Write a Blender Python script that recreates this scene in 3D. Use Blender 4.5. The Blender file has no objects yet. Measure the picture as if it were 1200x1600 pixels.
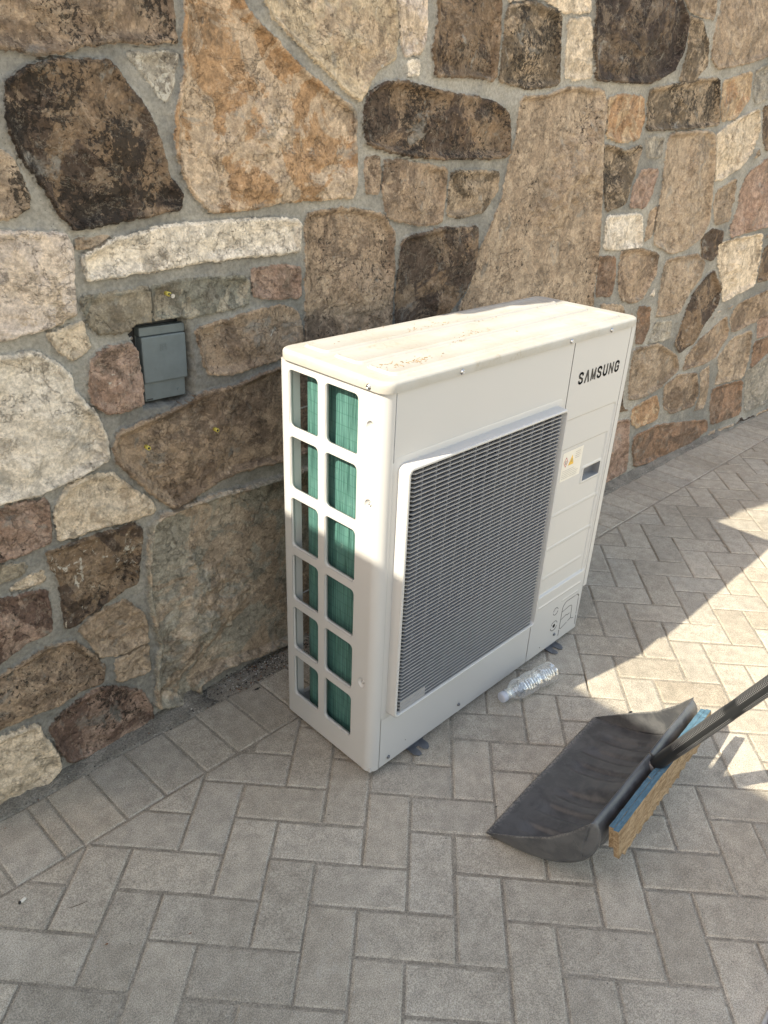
import bpy, bmesh, math, random
import numpy as np
from mathutils import Matrix, Vector
random.seed(7)
RNG = np.random.default_rng(11)
SC = bpy.context.scene
COL = SC.collection
# ------------------------------------------------------------------ camera
F_PX = 1175.375
CAM = np.array([-0.9481988, -0.9258943, 1.4192405])
ROT = np.array([[0.7097584798901215, -0.7033429664455164, 0.039389995877982364],
                [-0.2985602943084832, -0.350987537768229, -0.8875074641893909],
                [0.6380475302719054, 0.6181556599118642, -0.45910666432839875]])
cam_data = bpy.data.cameras.new('camera')
cam = bpy.data.objects.new('camera', cam_data)
COL.objects.link(cam)
cam_data.sensor_fit = 'HORIZONTAL'
cam_data.sensor_width = 36.0
cam_data.lens = 36.0 * F_PX / 1200.0
cam_data.clip_start = 0.02
cam_data.clip_end = 2000
mw = Matrix.Identity(4)
for i in range(3):
    mw[i][0] = ROT[0][i]
    mw[i][1] = -ROT[1][i]
    mw[i][2] = -ROT[2][i]
    mw[i][3] = CAM[i]
cam.matrix_world = mw
SC.camera = cam
# ------------------------------------------------------------------ light
SUN_DIR = Vector((1.10, -0.212, -1.0)).normalized()      # the way the light travels
el = math.asin(-SUN_DIR.z)
az = math.atan2(-SUN_DIR.x, -SUN_DIR.y)                   # compass of the sun, from +Y towards +X
world = bpy.data.worlds.new('World')
SC.world = world
world.use_nodes = True
wn = world.node_tree.nodes
wn.clear()
wo = wn.new('ShaderNodeOutputWorld')
wb = wn.new('ShaderNodeBackground')
sky = wn.new('ShaderNodeTexSky')
sky.sky_type = 'NISHITA'
sky.sun_disc = False
sky.sun_elevation = el
sky.sun_rotation = az
sky.air_density = 1.0
sky.dust_density = 1.0
sky.ozone_density = 0.3
wb.inputs['Strength'].default_value = 0.15
tint = wn.new('ShaderNodeMix')                          # warmer white balance for the open shade
tint.data_type = 'RGBA'; tint.blend_type = 'MULTIPLY'
tint.inputs[0].default_value = 1.0
tint.inputs[7].default_value = (1.28, 1.02, 0.77, 1)
world.node_tree.links.new(sky.outputs[0], tint.inputs[6])
world.node_tree.links.new(tint.outputs[2], wb.inputs[0])
world.node_tree.links.new(wb.outputs[0], wo.inputs[0])
sl = bpy.data.lights.new('sun', 'SUN')
sl.energy = 2.9
sl.angle = math.radians(0.5)
sl.color = (1.0, 0.915, 0.74)
sun = bpy.data.objects.new('sun', sl)
COL.objects.link(sun)
sun.rotation_euler = SUN_DIR.to_track_quat('-Z', 'Y').to_euler()
sun.location = (-3, 1, 4)
SC.view_settings.view_transform = 'Standard'
SC.view_settings.look = 'None'
SC.view_settings.gamma = 1.0
SC.view_settings.use_curve_mapping = False
SC.view_settings.exposure = 1.78

# ------------------------------------------------------------------ helpers
def ray(u, v):
    return ROT.T @ np.array([(u - 600) / F_PX, (v - 800) / F_PX, 1.0])

def link(o, parent=None):
    COL.objects.link(o)
    if parent is not None:
        o.parent = parent
    return o

def tag(o, label=None, cat=None, group=None, kind=None):
    if label: o['label'] = label
    if cat: o['category'] = cat
    if group: o['group'] = group
    if kind: o['kind'] = kind
    return o

def empty(name, loc=(0, 0, 0)):
    o = bpy.data.objects.new(name, None)
    o.empty_display_size = 0.05
    o.location = loc
    COL.objects.link(o)
    return o

def mesh_obj(name, verts, faces, mat=None, parent=None, smooth=False, mats=None, fm=None):
    me = bpy.data.meshes.new(name)
    me.from_pydata([tuple(map(float, v)) for v in verts], [], faces)
    me.update()
    o = bpy.data.objects.new(name, me)
    link(o, parent)
    if mats:
        for m in mats: me.materials.append(m)
        if fm is not None:
            me.polygons.foreach_set('material_index', fm)
    elif mat:
        me.materials.append(mat)
    if smooth:
        me.polygons.foreach_set('use_smooth', [True] * len(me.polygons))
    return o

class MB:
    """collects simple solids into one mesh"""
    def __init__(self):
        self.v = []; self.f = []
    def add(self, vs, fs):
        n = len(self.v)
        self.v += [tuple(map(float, q)) for q in vs]
        self.f += [tuple(i + n for i in f) for f in fs]
        return self
    def box(self, x0, x1, y0, y1, z0, z1):
        return self.add([(x0, y0, z0), (x1, y0, z0), (x1, y1, z0), (x0, y1, z0), (x0, y0, z1), (x1, y0, z1), (x1, y1, z1), (x0, y1, z1)],
                        [(0, 3, 2, 1), (4, 5, 6, 7), (0, 1, 5, 4), (1, 2, 6, 5), (2, 3, 7, 6), (3, 0, 4, 7)])
    def tube(self, pts, r, n=8, caps=True):
        pts = [np.array(q, float) for q in pts]
        rs = r if isinstance(r, (list, tuple)) else [r] * len(pts)
        rings = []
        for i, q in enumerate(pts):
            d = pts[min(i + 1, len(pts) - 1)] - pts[max(i - 1, 0)]
            d /= np.linalg.norm(d) + 1e-12
            a = np.array([0, 0, 1.0]) if abs(d[2]) < .9 else np.array([1.0, 0, 0])
            u = np.cross(d, a); u /= np.linalg.norm(u); w = np.cross(d, u)
            rings.append([q + rs[i] * (math.cos(2 * math.pi * k / n) * u + math.sin(2 * math.pi * k / n) * w) for k in range(n)])
        vs = [p for rg in rings for p in rg]
        fs = []
        for i in range(len(rings) - 1):
            for k in range(n):
                a = i * n + k; b = i * n + (k + 1) % n
                fs.append((a, a + n, b + n, b))
        if caps:
            fs.append(tuple(range(n))); fs.append(tuple(reversed(range((len(rings) - 1) * n, len(rings) * n))))
        return self.add(vs, fs)
    def build(self, name, mat, parent=None, smooth=False, bevel=0, seg=2):
        o = mesh_obj(name, self.v, self.f, mat, parent, smooth)
        if bevel:
            m = o.modifiers.new('bevel', 'BEVEL'); m.width = bevel; m.segments = seg; m.limit_method = 'ANGLE'
        return o

def rrect(x0, x1, z0, z1, r, n=6):
    """counter-clockwise rounded rectangle"""
    out = []
    for cx, cz, a0 in ((x1 - r, z1 - r, 0), (x0 + r, z1 - r, 90), (x0 + r, z0 + r, 180), (x1 - r, z0 + r, 270)):
        for k in range(n + 1):
            a = math.radians(a0 + 90 * k / n)
            out.append((cx + r * math.cos(a), cz + r * math.sin(a)))
    return out

def loft(loops, cap_first=False, cap_last=False):
    n = len(loops[0])
    vs = [p for l in loops for p in l]
    fs = []
    for i in range(len(loops) - 1):
        for k in range(n):
            a = i * n + k; b = i * n + (k + 1) % n
            fs.append((a, b, b + n, a + n))
    if cap_first: fs.append(tuple(reversed(range(n))))
    if cap_last: fs.append(tuple(range((len(loops) - 1) * n, len(loops) * n)))
    return vs, fs

def plate(name, outer, holes, th, bev, mat, parent, place):
    """flat plate with holes, made from a 2D outline; place maps (a, b, c) to the world"""
    cu = bpy.data.curves.new(name, 'CURVE')
    cu.dimensions = '2D'; cu.fill_mode = 'BOTH'
    cu.extrude = max(th / 2 - bev, 0.0001); cu.bevel_depth = bev; cu.bevel_resolution = 1; cu.offset = -bev
    for lp in [outer] + holes:
        s = cu.splines.new('POLY'); s.points.add(len(lp) - 1)
        for k, (a, b) in enumerate(lp): s.points[k].co = (a, b, 0, 1)
        s.use_cyclic_u = True
    tmp = bpy.data.objects.new(name + '_tmp', cu)
    COL.objects.link(tmp)
    dg = bpy.context.evaluated_depsgraph_get()
    me = bpy.data.meshes.new_from_object(tmp.evaluated_get(dg))
    bpy.data.objects.remove(tmp)
    me.name = name
    co = np.empty(len(me.vertices) * 3); me.vertices.foreach_get('co', co); co = co.reshape(-1, 3)
    co = np.array([place(*q) for q in co])
    me.vertices.foreach_set('co', co.ravel()); me.materials.clear(); me.materials.append(mat)
    bm = bmesh.new(); bm.from_mesh(me); bmesh.ops.remove_doubles(bm, verts=bm.verts, dist=1e-6); bmesh.ops.recalc_face_normals(bm, faces=bm.faces); bm.to_mesh(me); bm.free()
    me.update()
    return link(bpy.data.objects.new(name, me), parent)

# 2D gradient noise in numpy
def _h(ix, iy, seed):
    n = (ix.astype(np.int64) * 374761393 + iy.astype(np.int64) * 668265263 + seed * 1442695041) & 0xffffffff
    n = ((n ^ (n >> 13)) * 1274126177) & 0xffffffff
    n = n ^ (n >> 16)
    return (n & 0xffff) / 65535.0 * 2 * np.pi
def pnoise(x, y, seed=0):
    x0 = np.floor(x); y0 = np.floor(y); fx = x - x0; fy = y - y0
    u = fx * fx * fx * (fx * (fx * 6 - 15) + 10); v = fy * fy * fy * (fy * (fy * 6 - 15) + 10)
    def g(ix, iy, dx, dy):
        a = _h(ix, iy, seed); return np.cos(a) * dx + np.sin(a) * dy
    a = g(x0, y0, fx, fy); b = g(x0 + 1, y0, fx - 1, fy); c = g(x0, y0 + 1, fx, fy - 1); d = g(x0 + 1, y0 + 1, fx - 1, fy - 1)
    return (a + u * (b - a) + v * ((c + u * (d - c)) - (a + u * (b - a)))) * 1.5
def fbm(x, y, seed=0, octv=4, rough=.5):
    s = 0; a = 1; t = 0
    for k in range(octv):
        s = s + a * pnoise(x * 2 ** k, y * 2 ** k, seed + 17 * k); t += a; a *= rough
    return s / t
def sstep(a, b, x):
    t = np.clip((x - a) / (b - a), 0, 1); return t * t * (3 - 2 * t)

# ------------------------------------------------------------------ materials
class NT:
    def __init__(self, name):
        self.m = bpy.data.materials.new(name); self.m.use_nodes = True
        self.t = self.m.node_tree; self.t.nodes.clear()
        self.out = self.t.nodes.new('ShaderNodeOutputMaterial')
        self.b = self.t.nodes.new('ShaderNodeBsdfPrincipled')
        self.t.links.new(self.b.outputs[0], self.out.inputs[0])
        self.tc = self.t.nodes.new('ShaderNodeTexCoord')
    def n(self, typ, **kw):
        nd = self.t.nodes.new(typ)
        for k, v in kw.items(): setattr(nd, k, v)
        return nd
    def l(self, a, b): self.t.links.new(a, b)
    def set(self, sock, v):
        if isinstance(v, bpy.types.NodeSocket): self.l(v, sock)
        else: sock.default_value = v
    def noise(self, scale, detail=4, rough=.5, dist=0., vec=None):
        nd = self.n('ShaderNodeTexNoise')
        nd.inputs['Scale'].default_value = scale; nd.inputs['Detail'].default_value = detail
        nd.inputs['Roughness'].default_value = rough; nd.inputs['Distortion'].default_value = dist
        self.l(vec if vec is not None else self.tc.outputs['Object'], nd.inputs['Vector'])
        return nd.outputs['Fac']
    def math(self, op, a, b=0., c=0., clamp=False):
        nd = self.n('ShaderNodeMath', operation=op); nd.use_clamp = clamp
        for i, v in enumerate((a, b, c)): self.set(nd.inputs[i], v)
        return nd.outputs[0]
    def ramp(self, v, a, b, o0=0., o1=1.):
        nd = self.n('ShaderNodeMapRange'); nd.interpolation_type = 'SMOOTHSTEP'
        self.set(nd.inputs['Value'], v); self.set(nd.inputs['From Min'], a); self.set(nd.inputs['From Max'], b)
        self.set(nd.inputs['To Min'], o0); self.set(nd.inputs['To Max'], o1)
        return nd.outputs[0]
    def mix(self, f, a, b, mode='MIX'):
        nd = self.n('ShaderNodeMix', data_type='RGBA', blend_type=mode)
        self.set(nd.inputs[0], f)
        for s, v in ((nd.inputs[6], a), (nd.inputs[7], b)):
            if isinstance(v, bpy.types.NodeSocket): self.l(v, s)
            else: s.default_value = (*v[:3], 1)
        return nd.outputs[2]
    def val(self, v, gain):
        """grey colour from a value"""
        nd = self.n('ShaderNodeCombineColor')
        for i in range(3): self.set(nd.inputs[i], v)
        return nd.outputs[0]
    def attr(self, name):
        nd = self.n('ShaderNodeAttribute'); nd.attribute_name = name; return nd
    def sep(self, c):
        nd = self.n('ShaderNodeSeparateColor'); self.l(c, nd.inputs[0]); return nd.outputs
    def scale_vec(self, s, src='Object'):
        nd = self.n('ShaderNodeMapping'); nd.inputs['Scale'].default_value = s
        self.l(self.tc.outputs[src], nd.inputs['Vector']); return nd.outputs[0]
    def bump(self, h, strength, dist=.001, normal=None):
        nd = self.n('ShaderNodeBump'); nd.inputs['Strength'].default_value = strength; nd.inputs['Distance'].default_value = dist
        self.l(h, nd.inputs['Height'])
        if normal is not None: self.l(normal, nd.inputs['Normal'])
        return nd.outputs[0]
    def fin(self, col=None, rough=None, metal=None, normal=None, spec=None):
        if col is not None:
            if isinstance(col, bpy.types.NodeSocket): self.l(col, self.b.inputs['Base Color'])
            else: self.b.inputs['Base Color'].default_value = (*col, 1)
        if rough is not None: self.set(self.b.inputs['Roughness'], rough)
        if metal is not None: self.set(self.b.inputs['Metallic'], metal)
        if spec is not None: self.set(self.b.inputs['Specular IOR Level'], spec)
        if normal is not None: self.l(normal, self.b.inputs['Normal'])
        return self.m

def mat_stone():
    k = NT('fieldstone_and_mortar')
    ca = k.attr('ca'); cb = k.attr('cb'); cc = k.attr('cc')
    c = k.sep(cc.outputs['Color'])
    P = k.n('ShaderNodeVectorMath', operation='ADD')       # every stone has a noise offset of its own
    off = k.n('ShaderNodeCombineXYZ'); s7 = k.math('MULTIPLY', c[2], 37.)
    k.l(s7, off.inputs[0]); k.l(s7, off.inputs[2])
    k.l(k.tc.outputs['Object'], P.inputs[0]); k.l(off.outputs[0], P.inputs[1]); V = P.outputs[0]
    n1 = k.noise(6.5, 12, .66, .8, V)
    thr = ca.outputs['Alpha']
    f = k.ramp(n1, k.math('SUBTRACT', thr, .022), k.math('ADD', thr, .022))
    col = k.mix(f, ca.outputs['Color'], cb.outputs['Color'])
    # paler and darker weathering patches with ragged edges
    pa = k.ramp(k.noise(10, 12, .68, 1.1, V), .55, .575, 0., .55)
    pale = k.mix(1., k.mix(.12, cb.outputs['Color'], (.56, .48, .37)), (1.28, 1.28, 1.28), 'MULTIPLY')
    col = k.mix(pa, col, pale)
    pd = k.ramp(k.noise(5, 12, .7, .5, V), .56, .59, 0., .42)
    col = k.mix(pd, col, (.105, .080, .058))
    n2 = k.noise(38, 8, .7, .3, V)
    col = k.mix(1., col, k.val(k.ramp(n2, .38, .62, .76, 1.22), 1), 'MULTIPLY')
    n3 = k.noise(170, 5, .7, 0, V)
    col = k.mix(1., col, k.val(k.ramp(n3, .36, .64, .80, 1.18), 1), 'MULTIPLY')
    # dark lichen specks
    sp = k.noise(100, 7, .66, .5, V)
    big = k.noise(7, 3, .5, 0, V)
    sa = k.math('MULTIPLY', cb.outputs['Alpha'], k.ramp(big, .35, .62, .35, 1.15))
    st = k.math('SUBTRACT', .80, k.math('MULTIPLY', k.math('ADD', sa, .12), .42))
    fs = k.ramp(sp, st, k.math('ADD', st, .05))
    col = k.mix(k.math('MULTIPLY', fs, .85), col, (.026, .021, .017))
    # pale crust
    wp = k.noise(34, 10, .72, 1.0, V)
    wt = k.math('SUBTRACT', .80, k.math('MULTIPLY', k.math('ADD', c[1], .10), .43))
    fw = k.ramp(wp, wt, k.math('ADD', wt, .035))
    col = k.mix(k.math('MULTIPLY', fw, .85), col, (.52, .48, .40))
    # thin pale veins and scuffs
    vn = k.noise(11, 7, .66, .5, V)
    ve = k.ramp(k.math('ABSOLUTE', k.math('SUBTRACT', vn, .5)), .002, .010, .22, 0.)
    col = k.mix(ve, col, (.46, .40, .31))
    # mortar
    m1 = k.noise(9, 6, .6); m2 = k.noise(120, 6, .7)
    m1 = k.math('ADD', k.math('MULTIPLY', m1, .35), k.math('MULTIPLY', k.noise(1.7, 4, .6), .65))
    mc = k.mix(k.ramp(m1, .40, .60), (.175, .168, .150), (.325, .303, .260))
    mc = k.mix(1., mc, k.val(k.ramp(m2, .34, .66, .80, 1.18), 1), 'MULTIPLY')
    pit = k.ramp(k.noise(230, 2, .5), .68, .74)
    mc = k.mix(k.math('MULTIPLY', pit, .6), mc, (.05, .05, .045))
    edge = k.math('ADD', c[0], k.math('MULTIPLY', k.math('SUBTRACT', k.noise(90, 5, .7), .5), .9))
    fm = k.ramp(edge, .38, .58)
    smear = k.ramp(k.noise(13, 6, .65, .8), .58, .68, 0., .6)
    fm = k.math('MULTIPLY', fm, k.math('SUBTRACT', 1., smear))
    col = k.mix(fm, mc, col)
    h1 = k.noise(48, 8, .66, .25, V)
    h2 = k.noise(260, 4, .6, 0, V)
    hs = k.math('ADD', k.math('MULTIPLY', k.math('SUBTRACT', h1, .5), .33), k.math('MULTIPLY', h2, .10))
    ck = k.noise(9, 8, .66, .3, V)                                 # hairline cracks and flaked ledges
    hs = k.math('SUBTRACT', hs, k.ramp(k.math('ABSOLUTE', k.math('SUBTRACT', ck, .47)), .0, .008, .16, 0.))
    hs = k.math('ADD', hs, k.ramp(k.noise(8, 7, .68, .6, V), .50, .53, 0., .16))
    hs = k.math('SUBTRACT', hs, k.math('MULTIPLY', fs, .07))
    hm = k.math('ADD', k.math('MULTIPLY', k.noise(45, 6, .6), .22), k.math('MULTIPLY', m2, .07))
    ms = k.ramp(c[0], .12, .6)
    hh = k.math('ADD', k.math('MULTIPLY', hs, ms), k.math('MULTIPLY', hm, k.math('SUBTRACT', 1., ms)))
    rr = k.ramp(n2, .3, .7, .78, .95)
    return k.fin(col, rr, 0, k.bump(hh, 1.0, .010), .25)

def mat_paver(name, tint=(1, 1, 1)):
    k = NT(name)
    pc = k.attr('pc')
    n1 = k.noise(2.2, 4, .55); n2 = k.noise(30, 6, .65); n3 = k.noise(420, 3, .7); n4 = k.noise(150, 3, .6)
    col = k.mix(k.ramp(n1, .35, .66), (.330, .298, .246), (.405, .370, .310))
    col = k.mix(1., col, pc.outputs['Color'], 'MULTIPLY')
    col = k.mix(1., col, k.val(k.ramp(n2, .28, .72, .84, 1.15), 1), 'MULTIPLY')
    col = k.mix(1., col, k.val(k.ramp(n3, .34, .66, .66, 1.34), 1), 'MULTIPLY')
    vo = k.n('ShaderNodeTexVoronoi'); vo.inputs['Scale'].default_value = 210; k.l(k.tc.outputs['Object'], vo.inputs['Vector'])
    spk = k.math('MULTIPLY', k.ramp(vo.outputs['Distance'], .12, .32, 1., 0.), k.ramp(n4, .45, .56))
    col = k.mix(k.math('MULTIPLY', spk, .5), col, (.50, .48, .44))
    vo2 = k.n('ShaderNodeTexVoronoi'); vo2.inputs['Scale'].default_value = 95; k.l(k.tc.outputs['Object'], vo2.inputs['Vector'])
    pit = k.math('MULTIPLY', k.ramp(vo2.outputs['Distance'], .05, .16, 1., 0.), k.ramp(k.noise(60, 2, .5), .56, .62))
    col = k.mix(k.math('MULTIPLY', pit, .7), col, (.07, .065, .06))
    ef = k.ramp(k.noise(9, 7, .7, .6), .60, .78, 0., .55)           # lime bloom
    col = k.mix(ef, col, (.45, .43, .395))
    ds = k.ramp(k.noise(5.5, 6, .65, .4), .62, .74, 0., .30)         # trodden-in dirt
    col = k.mix(ds, col, (.14, .125, .105))
    hh = k.math('ADD', n4, k.math('MULTIPLY', n3, .6)); hh = k.math('SUBTRACT', hh, k.math('MULTIPLY', pit, 1.2))
    hh = k.math('ADD', hh, k.math('MULTIPLY', n2, 1.0))
    return k.fin(col, .9, 0, k.bump(hh, .55, .0035), .2)

def mat_sand():
    k = NT('joint_sand')
    n1 = k.noise(25, 6, .7); n2 = k.noise(330, 4, .7)
    col = k.mix(k.ramp(n1, .35, .65), (.250, .224, .184), (.335, .303, .252))
    col = k.mix(1., col, k.val(k.ramp(n2, .25, .75, .5, 1.45), 1), 'MULTIPLY')
    return k.fin(col, .95, 0, k.bump(k.math('ADD', n2, n1), .8, .004), .15)

def mat_paint(name, col, rough=.34, dirt=.12, orange=.12):
    k = NT(name)
    n1 = k.noise(4, 6, .65); n2 = k.noise(60, 5, .7)
    c = k.mix(k.ramp(k.noise(2.5, 2, .5), .3, .8, 0., dirt), col, (.42, .38, .31))
    sp = k.ramp(k.noise(140, 3, .6), .74, .78, 0., .35)
    c = k.mix(k.math('MULTIPLY', sp, .4), c, (.34, .30, .24))
    r = k.ramp(k.noise(4, 2, .5), .3, .7, rough - .02, rough + .04)
    return k.fin(c, r, 0, k.bump(k.noise(520, 2, .5), orange, .0006), .5)

def mat_lid():
    k = NT('dusty_white_lid_paint')
    n1 = k.noise(7, 7, .7, .5); n2 = k.noise(42, 7, .72, .6); n3 = k.noise(260, 3, .7)
    c = k.mix(k.ramp(n1, .40, .66), (.405, .398, .375), (.38, .363, .325))
    c = k.mix(k.math('MULTIPLY', k.ramp(n2, .54, .68), k.ramp(n1, .42, .62, .05, .6)), c, (.30, .25, .17))
    c = k.mix(k.ramp(n3, .68, .74, 0., .5), c, (.30, .22, .13))
    return k.fin(c, k.ramp(n2, .3, .7, .36, .62), 0, k.bump(n2, .10, .001), .45)

def mat_plain(name, col, rough=.5, metal=0., spec=.5, var=.15, bump=.0, bs=200):
    k = NT(name)
    n = k.noise(35, 5, .65)
    c = k.mix(1., col, k.val(k.ramp(n, .3, .7, 1 - var, 1 + var), 1), 'MULTIPLY')
    nm = k.bump(k.noise(bs, 4, .6), bump, .001) if bump else None
    return k.fin(c, k.ramp(n, .3, .7, max(rough - .06, .02), rough + .06), metal, nm, spec)

def mat_fin():
    k = NT('green_coated_coil_fins')
    ab = k.attr('uvw')                                   # r: along the coil (m), g: height (m)
    a = k.sep(ab.outputs['Color'])
    cx = k.n('ShaderNodeCombineXYZ'); k.l(k.math('MULTIPLY', a[0], 340.), cx.inputs[0]); k.l(k.math('MULTIPLY', a[1], 7.), cx.inputs[1])
    n1 = k.noise(1., 3, .6, 0, cx.outputs[0])
    cy = k.n('ShaderNodeCombineXYZ'); k.l(k.math('MULTIPLY', a[0], 60.), cy.inputs[0]); k.l(k.math('MULTIPLY', a[1], 5.), cy.inputs[1])
    n2 = k.noise(1., 5, .6, .4, cy.outputs[0])
    bw = k.math('SINE', k.math('ADD', k.math('MULTIPLY', a[1], 2 * math.pi / .0254), k.math('MULTIPLY', n2, 1.2)))
    ln = k.ramp(bw, .93, 1., 0., .45)
    c = k.mix(k.ramp(n1, .3, .7), (.010, .045, .040), (.095, .225, .195))
    c = k.mix(k.ramp(n2, .35, .65, 0., .45), c, (.085, .20, .185))
    c = k.mix(ln, c, (.02, .085, .065))
    du = k.ramp(k.noise(28, 6, .7, 1.), .64, .74, 0., .35)
    c = k.mix(du, c, (.34, .42, .38))
    return k.fin(c, .5, 0., k.bump(n1, .7, .002), .4)

def mat_plastic_dark():
    k = NT('scuffed_black_plastic')
    n1 = k.noise(22, 7, .7, .4); n2 = k.noise(190, 5, .72); n3 = k.noise(7, 4, .6)
    c = k.mix(k.ramp(n1, .4, .62), (.050, .053, .059), (.088, .090, .094))
    c = k.mix(k.ramp(n2, .62, .74, 0., .45), c, (.20, .20, .19))
    # scratches that run the way the blade is pushed
    v = k.scale_vec((60, 7, 7)); sc = k.noise(9, 5, .7, 0, v)
    c = k.mix(k.ramp(sc, .66, .74, 0., .45), c, (.22, .22, .21))
    c = k.mix(k.ramp(n3, .5, .68, 0., .25), c, (.095, .095, .095))
    ed = k.attr('wear')
    c = k.mix(k.math('MULTIPLY', k.sep(ed.outputs['Color'])[0], k.ramp(n2, .42, .6)), c, (.30, .29, .27))
    return k.fin(c, k.ramp(n1, .3, .7, .28, .5), 0, k.bump(k.math('ADD', n2, n1), .2, .0015), .6)

def mat_osb(blue=False):
    k = NT('blue_painted_board_edge' if blue else 'raw_strand_board')
    v = k.scale_vec((12, 60, 45)) ; n = k.noise(1.6, 6, .75, 1.6, v); n2 = k.noise(38, 6, .7, 1.2); n3 = k.noise(12, 4, .6)
    if blue:
        c = k.mix(k.ramp(n, .3, .7), (.070, .140, .195), (.115, .210, .285))
        c = k.mix(k.ramp(n2, .62, .70, 0., .85), c, (.36, .26, .14))
    else:
        c = k.mix(k.ramp(n, .32, .68), (.17, .112, .062), (.37, .28, .175))
        c = k.mix(k.ramp(n2, .56, .68, 0., .75), c, (.13, .085, .04))
        c = k.mix(k.ramp(n3, .55, .75, 0., .4), c, (.42, .33, .21))
    return k.fin(c, .85, 0, k.bump(k.math('ADD', n, n2), .9, .004), .2)

def mat_knurl():
    k = NT('knurled_grip_sleeve')
    uv = k.attr('uvw'); a = k.sep(uv.outputs['Color'])
    A = k.math('MULTIPLY', a[0], 2 * math.pi / .0072); B = k.math('MULTIPLY', a[1], 2 * math.pi / .0084)
    s = k.math('MULTIPLY', k.math('SINE', k.math('ADD', A, B)), k.math('SINE', k.math('SUBTRACT', A, B)))
    r = k.ramp(s, -.15, .5)
    r = k.math('MULTIPLY', r, a[2])                      # b: 1 on the knurled lengths, 0 on the plain ones
    c = k.mix(r, (.012, .013, .014), (.15, .152, .158))
    du = k.ramp(k.noise(45, 5, .7), .5, .7, 0., .5)
    c = k.mix(k.math('MULTIPLY', du, r), c, (.22, .22, .21))
    return k.fin(c, k.ramp(r, 0., 1., .42, .36), 0, k.bump(r, 1., .0012), .5)

def mat_bottle():
    m = bpy.data.materials.new('clear_bottle_plastic'); m.use_nodes = True
    t = m.node_tree; t.nodes.clear()
    o = t.nodes.new('ShaderNodeOutputMaterial'); mx = t.nodes.new('ShaderNodeMixShader')
    tr = t.nodes.new('ShaderNodeBsdfTransparent'); tr.inputs[0].default_value = (.93, .95, .96, 1)
    gl = t.nodes.new('ShaderNodeBsdfGlossy'); gl.inputs['Roughness'].default_value = .10; gl.inputs[0].default_value = (1, 1, 1, 1)
    lw = t.nodes.new('ShaderNodeLayerWeight'); lw.inputs['Blend'].default_value = .32
    tc = t.nodes.new('ShaderNodeTexCoord'); nz = t.nodes.new('ShaderNodeTexNoise'); nz.inputs['Scale'].default_value = 95; nz.inputs['Detail'].default_value = 4
    t.links.new(tc.outputs['Object'], nz.inputs['Vector'])
    bp = t.nodes.new('ShaderNodeBump'); bp.inputs['Strength'].default_value = .9; bp.inputs['Distance'].default_value = .004
    t.links.new(nz.outputs['Fac'], bp.inputs['Height'])
    t.links.new(bp.outputs[0], gl.inputs['Normal']); t.links.new(bp.outputs[0], lw.inputs['Normal'])
    ad = t.nodes.new('ShaderNodeMath'); ad.operation = 'MULTIPLY_ADD'; ad.use_clamp = True
    ad.inputs[1].default_value = 1.3; ad.inputs[2].default_value = .12
    t.links.new(lw.outputs['Facing'], ad.inputs[0]); t.links.new(ad.outputs[0], mx.inputs[0])
    df = t.nodes.new('ShaderNodeBsdfTranslucent'); df.inputs[0].default_value = (.75, .78, .82, 1); m2 = t.nodes.new('ShaderNodeMixShader'); m2.inputs[0].default_value = .10
    t.links.new(tr.outputs[0], m2.inputs[1]); t.links.new(df.outputs[0], m2.inputs[2]); t.links.new(m2.outputs[0], mx.inputs[1]); t.links.new(gl.outputs[0], mx.inputs[2]); t.links.new(mx.outputs[0], o.inputs[0])
    return m

def mat_debris():
    k = NT('grit_and_pebbles'); pc = k.attr('pc')
    return k.fin(pc.outputs['Color'], .85, 0, k.bump(k.noise(300, 3, .6), .4, .001), .3)

M = dict(stone=mat_stone(), paver=mat_paver('concrete_paver'), sand=mat_sand(),
         white=mat_paint('cream_white_enamel', (.487, .485, .478), .22, .03),
         lid=mat_lid(), dark=mat_plain('dark_interior_black', (.02, .021, .023), .6),
         grille=mat_plain('warm_grey_grille', (.29, .29, .295), .42, 0, .4, .06),
         steel=mat_plain('zinc_plated_steel', (.48, .48, .49), .28, 1., .5, .12),
         galv=mat_plain('dull_galvanised_foot', (.16, .17, .19), .45, .6, .5, .2),
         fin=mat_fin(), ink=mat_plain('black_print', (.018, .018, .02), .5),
         sticker=mat_plain('label_vinyl', (.66, .63, .56), .35, 0, .5, .04),
         yellow=mat_plain('warning_yellow', (.70, .42, .03), .4), red=mat_plain('label_red', (.45, .10, .09), .45),
         plastic=mat_plastic_dark(), osb=mat_osb(), blue=mat_osb(True), knurl=mat_knurl(),
         bottle=mat_bottle(), cap=mat_plain('pale_cap_plastic', (.52, .54, .60), .4, 0, .5, .03),
         elec=mat_plain('grey_pvc', (.135, .158, .163), .42, 0, .45, .08, .1, 90), plug=mat_plain('yellow_nylon', (.50, .42, .08), .5),
         debris=mat_debris(), earth=mat_plain('pale_dry_earth', (.42, .37, .29), .95, 0, .2, .25, .6, 12),
         twig=mat_plain('dry_twig', (.10, .075, .05), .8), mat=mat_plain('red_brown_pile', (.13, .065, .055), .9, 0, .2, .5, 1., 260),
         rim=mat_plain('pale_rubber_rim', (.42, .42, .40), .7))

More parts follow.
